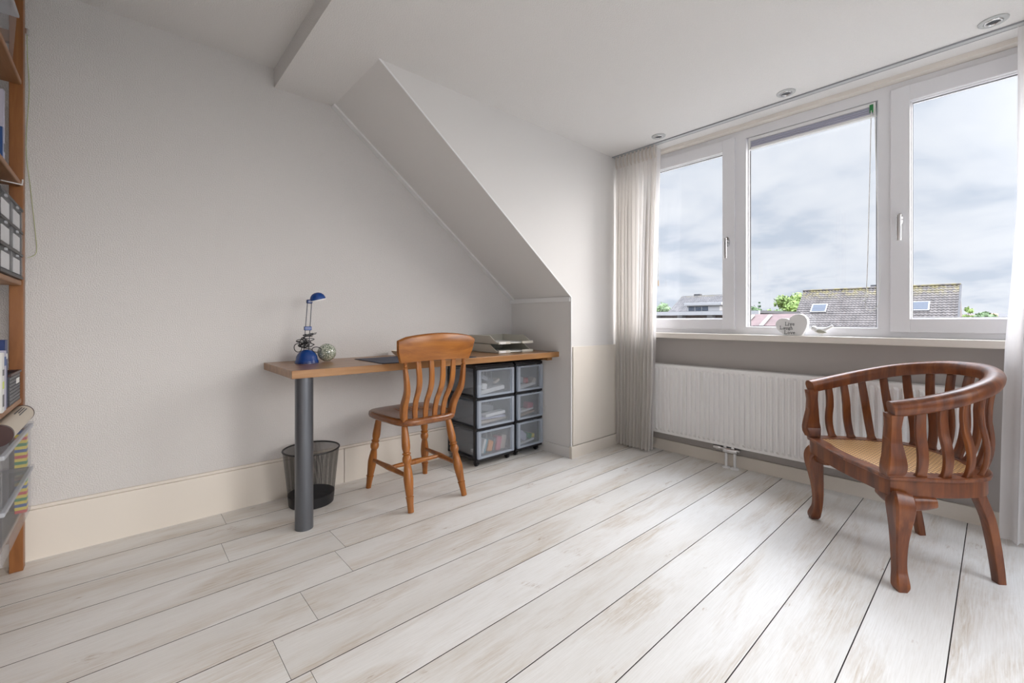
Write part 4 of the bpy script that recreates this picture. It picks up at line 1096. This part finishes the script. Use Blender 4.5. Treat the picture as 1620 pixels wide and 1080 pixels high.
# shelf d: clear tub and teal box on top
t = thing('storage_tub', 'clear plastic tub at the top of the bookcase', 'storage box', (0, 0, 0))
z = SH['d']; tb_ = B()
prism(tb_, [(-.56, 2.02, z + .001), (-.30, 2.02, z + .001), (-.290, 2.02, z + .17), (-.57, 2.02, z + .17)], (0, .40, 0)); obj('tub_body', tb_, 'box', t)
obj('tub_rim', box(B(), -.575, -.284, 2.014, 2.426, z + .165, z + .178, .003), 'boxrim', t)
tb2 = B(); box(tb2, -.55, -.300, 2.06, 2.30, z + .1795, z + .26, .006)
o = obj('teal_case', tb2, 'teal'); tag(o, 'teal case lying on the clear tub, topmost on the bookcase', 'case')
# hanging string and metal clip
ks = thing('hanging_string', 'thin green string hanging from the bookcase down the gable wall', 'string', (0, 0, 0))
pts = catmull([(-.290, 2.650, 2.17), (-.292, 2.682, 2.08), (-.288, 2.688, 1.95), (-.297, 2.692, 1.72), (-.285, 2.692, 1.55), (-.270, 2.692, 1.35), (-.268, 2.690, 1.285), (-.280, 2.67, 1.262), (-.288, 2.645, 1.255)], 60)
obj('string', tube(B(), pts, .0010, 6), 'olive', ks, smooth=True)
o = obj('clip', box(B(), -.298, -.284, 2.6415, 2.657, 2.165, 2.19, .003), 'chrome', ks)

# ================================================================== OUTSIDE
def tile_mat(name, c0, c1, moss):
    m, t, p = newmat(name); tcn = nd(t, 'ShaderNodeTexCoord')
    n = nd(t, 'ShaderNodeTexNoise'); n.inputs['Scale'].default_value = 1.4; n.inputs['Detail'].default_value = 6
    t.links.new(tcn.outputs['Object'], n.inputs['Vector'])
    r = nd(t, 'ShaderNodeValToRGB'); r.color_ramp.elements[0].position = .35; r.color_ramp.elements[1].position = .65
    r.color_ramp.elements[0].color = (*c0, 1); r.color_ramp.elements[1].color = (*c1, 1); t.links.new(n.outputs[0], r.inputs[0])
    sp = nd(t, 'ShaderNodeSeparateXYZ'); t.links.new(tcn.outputs['Object'], sp.inputs[0])
    mrr = nd(t, 'ShaderNodeMapRange'); mrr.inputs[1].default_value = moss[0]; mrr.inputs[2].default_value = moss[1]; t.links.new(sp.outputs[2], mrr.inputs[0])
    n2 = nd(t, 'ShaderNodeTexNoise'); n2.inputs['Scale'].default_value = 2.2; n2.inputs['Detail'].default_value = 5; t.links.new(tcn.outputs['Object'], n2.inputs['Vector'])
    r2 = nd(t, 'ShaderNodeValToRGB'); r2.color_ramp.elements[0].position = .42; r2.color_ramp.elements[1].position = .58; t.links.new(n2.outputs[0], r2.inputs[0])
    mm = nd(t, 'ShaderNodeMath', operation='MULTIPLY'); t.links.new(mrr.outputs[0], mm.inputs[0]); t.links.new(r2.outputs[0], mm.inputs[1])
    mx = nd(t, 'ShaderNodeMix', data_type='RGBA'); t.links.new(mm.outputs[0], mx.inputs[0]); t.links.new(r.outputs[0], mx.inputs[6]); mx.inputs[7].default_value = (.12, .10, .04, 1)
    t.links.new(mx.outputs[2], p.inputs['Base Color']); p.inputs['Roughness'].default_value = .8
    return m
M['tiles'] = tile_mat('grey_brown_roof_tiles', (.048, .041, .040), (.085, .074, .072), (3.2, 4.3))
M['tiles2'] = tile_mat('grey_roof_tiles', (.06, .058, .062), (.095, .09, .093), (4.9, 5.9))
M['tiles3'] = plain('red_brown_tiles', (.075, .045, .045), .8, var=.2, vscale=2)
M['brickw'] = plain('brown_brickwork', (.10, .075, .07), .85, var=.15, vscale=3)
M['owhite'] = plain('white_fascia', (.27, .27, .28), .5)
M['oglass'] = plain('far_window_glass', (.05, .06, .08), .5, spec=.15)
M['bitumen'] = plain('flat_roof_bitumen', (.06, .06, .065), .9, var=.15)
M['orange_roof'] = plain('orange_roof_tiles', (.22, .085, .05), .8, var=.1)
M['grass'] = plain('street_ground', (.10, .095, .085), .95, var=.3, vscale=.3)
M['leafA'] = plain('leaf_bright_green', (.11, .17, .03), .7, var=.35, vscale=.8)
M['leafB'] = plain('leaf_mid_green', (.07, .12, .045), .7, var=.3, vscale=.8)
M['leafC'] = plain('leaf_dark_green', (.05, .09, .05), .7, var=.3, vscale=.8)
M['bark'] = plain('bark', (.10, .07, .05), .9)

gr = B(); v = [gr.verts.new(p) for p in ((4, -200, -5.2), (300, -200, -5.2), (300, 250, -5.2), (4, 250, -5.2))]; gr.faces.new(v)
o = obj('ground', gr, 'grass'); o['kind'] = 'structure'
gr = B(); box(gr, -60, 3.0, -60, -2.3, -5.4, -5.2); o = obj('ground_back', gr, 'grass'); o['kind'] = 'structure'

def tiled(bm, x0, x1, zr, ze, y0, y1, tw=.30, rows_=.36, amp=.035):
    """pantiled slope: ridge at x1 (far, high), eave at x0; corrugated columns, stepped rows"""
    sl_ = math.hypot(x1 - x0, zr - ze); nr_ = int(sl_ / rows_); nc = int((y1 - y0) / tw) * 4
    nx_, nz_ = -(zr - ze) / sl_, (x1 - x0) / sl_
    prev = None
    for i in range(nr_ * 2 + 1):
        row = i // 2; t = (row + (i % 2)) / nr_ if i % 2 == 0 else (row + 1) / nr_
        t = min(1, (row if i % 2 == 0 else row + 1) / nr_)
        lift = .0 if i % 2 == 1 else .045
        cur = []
        for j in range(nc + 1):
            y = y0 + (y1 - y0) * j / nc; h_ = amp * math.sin(2 * PI * j / 4) + lift
            cur.append(bm.verts.new((x0 + (x1 - x0) * t + nx_ * h_, y, ze + (zr - ze) * t + nz_ * h_)))
        if prev:
            for j in range(nc): bm.faces.new((prev[j], prev[j + 1], cur[j + 1], cur[j]))
        prev = cur
hA = thing('terraced_house', 'brown tiled roof with two skylights and yellow lichen on its ridge', 'house', (0, 0, 0))
rf = B(); tiled(rf, 53.0, 60.0, 4.40, -1.75, 2.35, 15.25); obj('roof', rf, 'tiles', hA)
bk_ = B(); prism(bk_, [(60.02, 2.35, 4.38), (67, 2.35, -1.7), (53.2, 2.35, -1.75)], (0, 12.9, 0)); obj('gable_wall', bk_, 'brickw', hA)
obj('wall', box(B(), 53.4, 66.6, 2.4, 15.2, -5.2, -1.7), 'brickw', hA)
obj('ridge_tiles', sweep(B(), [(60.0, 2.3, 4.44), (60.0, 15.3, 4.44)], circ(.13, 8)), M['tiles'], hA)
obj('verge_board', sweep(B(), [(60.0, 2.30, 4.42), (53.0, 2.30, -1.73)], rrect(.10, .16, .02), up=(0, 1, 0)), 'bitumen', hA)
obj('chimney', box(B(), 60.2, 61.2, 7.9, 9.1, 4.0, 4.78), 'bitumen', hA)
def skylight(yc, xc, w_, l_):
    sl_ = math.hypot(7, 6.15); ux, uz = 7 / sl_, 6.15 / sl_; nx_, nz_ = -uz, ux
    zc2 = -1.75 + (xc - 53) * 6.15 / 7
    def quad(h0, h1, ww, ll):
        q_ = B(); P = []
        for a, b2_ in ((-1, -1), (-1, 1), (1, 1), (1, -1)): P.append((xc + ux * a * ll / 2 + nx_ * h0, yc + b2_ * ww / 2, zc2 + uz * a * ll / 2 + nz_ * h0))
        prism(q_, P, (nx_ * (h1 - h0), 0, nz_ * (h1 - h0))); return q_
    f_ = obj('skylight', quad(-.02, .14, w_, l_), 'owhite', hA); obj('pane', quad(.10, .16, w_ - .22, l_ - .22), 'oglass', f_)
skylight(13.15, 57.55, 1.45, 1.35); skylight(4.95, 57.6, 1.35, 1.35)
for yv_ in (9.6, 10.5): pass
# house with white dormer, left
hB = thing('house_with_dormer', 'grey roofed house with a white dormer seen through the left pane', 'house', (0, 0, 0))
rf = B(); tiled(rf, 69.0, 76.0, 5.3, -1.0, 27.8, 38.2); obj('roof', rf, 'tiles2', hB)
for v in hB.children[0].data.vertices:                        # hipped left end
    t_ = (v.co.z + 1) / 6.3; lim = 40.6 - 2.3 * t_
    if v.co.y > 37.6: v.co.y = 37.6 + (v.co.y - 37.6) * 1.0 + (lim - 38.2) * ((v.co.y - 37.6) / .6)
obj('wall', box(B(), 69.4, 82, 28.0, 38.6, -5.2, -1), 'brickw', hB)
bk_ = B(); prism(bk_, [(76.02, 27.9, 5.25), (82, 27.9, -1), (69.2, 27.9, -1.0)], (0, 10.2, 0)); obj('gable_wall', bk_, 'tiles3', hB)
obj('chimney', box(B(), 76, 76.8, 35.0, 36.1, 4.9, 5.62), 'bitumen', hB)
dm = obj('dormer', box(B(), 70.2, 75, 29.2, 34.5, 1.8, 3.35), 'owhite', hB)
obj('dormer_roof', box(B(), 69.9, 75.2, 28.8, 34.9, 3.35, 3.82, .03), 'owhite', hB)
for k in range(3): obj('dormer_pane', box(B(), 70.14, 70.2, 31.0 + k * 1.12, 31.98 + k * 1.12, 2.5, 3.2), 'oglass', dm)
# flat roofed building
hC = thing('flat_roof_building', 'long flat-roofed building with white fascia beyond the left pane', 'building', (0, 0, 0))
obj('fascia', box(B(), 40, 40.3, 13.4, 34, 1.46, 1.80), 'owhite', hC)
obj('flat_roof', box(B(), 40.3, 52, 13.5, 34, 1.60, 1.83), 'bitumen', hC)
obj('wall', box(B(), 41.2, 51, 14.5, 33.5, -5.2, 1.46), 'brickw', hC)
for y in (17.5, 20.4, 23.0, 26): obj('bracket', box(B(), 40.5, 41.2, y, y + .5, 1.1, 1.46), 'owhite', hC)
# small red-brown roof just right of the left mullion
hD = thing('low_house', 'low reddish roof with pale skylight strips behind the heart block', 'house', (0, 0, 0))
rf = B(); prism(rf, [(29, 8.6, -.6), (34, 8.6, 1.42), (34, 12.6, 1.42), (29, 12.6, -.6)], (0, 0, -.15)); obj('roof', rf, 'tiles3', hD)
for y in (11.5, 10.4): 
    s_ = B(); prism(s_, [(31.8, y, .60), (33.6, y, 1.32), (33.6, y + .22, 1.32), (31.8, y + .22, .60)], (-.03, 0, .05)); obj('skylight_strip', s_, 'owhite', hD)
obj('wall', box(B(), 29.5, 38, 8.7, 12.5, -5.2, -.6), 'brickw', hD)
hE = thing('orange_roofed_house', 'distant low house with an orange roof at the far right', 'house', (0, 0, 0))
rf = B(); prism(rf, [(95, -6, .8), (100, -6, 1.98), (105, -6, .8)], (0, 5.8, 0)); obj('grey_roof', rf, 'bitumen', hE)
rf = B(); prism(rf, [(95, -.15, .9), (100, -.15, 2.02), (105, -.15, .9)], (0, 1.9, 0)); obj('orange_roof', rf, 'orange_roof', hE)
rf = B(); prism(rf, [(95, 1.8, .8), (100, 1.8, 1.9), (105, 1.8, .8)], (0, 3.5, 0)); obj('brown_roof', rf, 'tiles3', hE)
obj('wall', box(B(), 95.5, 104.5, -5.9, 5.2, -5.2, .8), 'brickw', hE)
# trees
def tree(name, label, x, y, ztop, w, h_, leaf, seedv, shape='round', n=900, ls=.32):
    rnd = random.Random(seedv); t = thing(name, label, 'tree', (x, y, -5.2), 0, 'trees beyond the rooftops')
    zt = ztop + 5.2
    obj('trunk', lathe(B(), [(w * .06, 0), (w * .04, zt * .6), (w * .01, zt * .9)], 8), 'bark', t)
    b_ = B()
    blobs = []
    for k in range(12 if shape == 'round' else 9):
        if shape == 'round':
            a = rnd.uniform(0, 2 * PI); rr = rnd.uniform(0, .33) * w; zz_ = rnd.uniform(.22, .80) * h_; br = w * rnd.uniform(.17, .27)
            blobs.append((rr * math.cos(a), rr * math.sin(a), zt - h_ + zz_, br))
        else:
            f = k / 8; blobs.append((0, 0, zt - h_ * (1 - f * .92), w * .5 * (1 - f) + .12))
    for bx_, by_, bz_, br in blobs:
        br = min(br, max(.1, zt - bz_))
        for i in range(n // len(blobs)):
            a = rnd.uniform(0, 2 * PI); c_ = rnd.uniform(-1, 1); s_ = math.sqrt(1 - c_ * c_); rr = br * rnd.uniform(.55, 1.05)
            p = Vector((bx_ + rr * s_ * math.cos(a), by_ + rr * s_ * math.sin(a), bz_ + rr * c_ * (.9 if shape == 'round' else .6)))
            u_ = Vector((rnd.uniform(-1, 1), rnd.uniform(-1, 1), rnd.uniform(-1, 1))).normalized(); v_ = u_.orthogonal().normalized(); s2 = ls * rnd.uniform(.6, 1.3)
            b_.faces.new([b_.verts.new(p + u_ * s2 * .5), b_.verts.new(p + v_ * s2 * .35), b_.verts.new(p - u_ * s2 * .5), b_.verts.new(p - v_ * s2 * .35)])
        sphere(b_, (bx_, by_, bz_), br * .72, sub=2)
    obj('foliage', b_, leaf, t)
tree('leafy_tree', 'large bright green tree at the left verge of the tiled roof', 80, 21.2, 5.9, 7.0, 7.5, 'leafA', 1, n=2600, ls=.5)
tree('leafy_tree', 'bright green treetop peeping over the middle of the tiled roof', 76, 15.0, 5.75, 4.6, 6, 'leafA', 2, n=1400, ls=.4)
tree('conifer', 'pointed dark conifer standing out above the low roofs', 100, 33.4, 5.15, 2.5, 6.5, 'leafC', 3, 'cone', 900, .36)
tree('leafy_tree', 'dark green tree left of the conifer beside the window post', 95, 33.4, 4.3, 4.6, 5.5, 'leafB', 4, n=1300, ls=.45)
tree('leafy_tree', 'low green bush-like tree right of the conifer', 82, 25.6, 2.9, 3.8, 3.8, 'leafA', 5, n=1300, ls=.4)
tree('leafy_tree', 'low green tree between the conifer and the large bright tree', 91, 26.0, 3.4, 3.6, 4.4, 'leafB', 6, n=1000, ls=.4)
tree('leafy_tree', 'pale green tree left of the house with the dormer', 88, 48.5, 5.2, 5.4, 5, 'leafB', 7, n=1400, ls=.45)
tree('leafy_tree', 'young bright green tree beside the right verge of the tiled roof', 78, 2.35, 2.95, 1.7, 3.2, 'leafA', 8, n=700, ls=.26)
tree('leafy_tree', 'low dark tree beyond the right verge of the tiled roof', 87, 1.15, 2.3, 4.2, 3.2, 'leafB', 9, n=1200, ls=.4)
tree('leafy_tree', 'low distant tree at the far right above the grey roof', 110, -3.4, 2.3, 4.2, 3.2, 'leafC', 10, n=900, ls=.4)
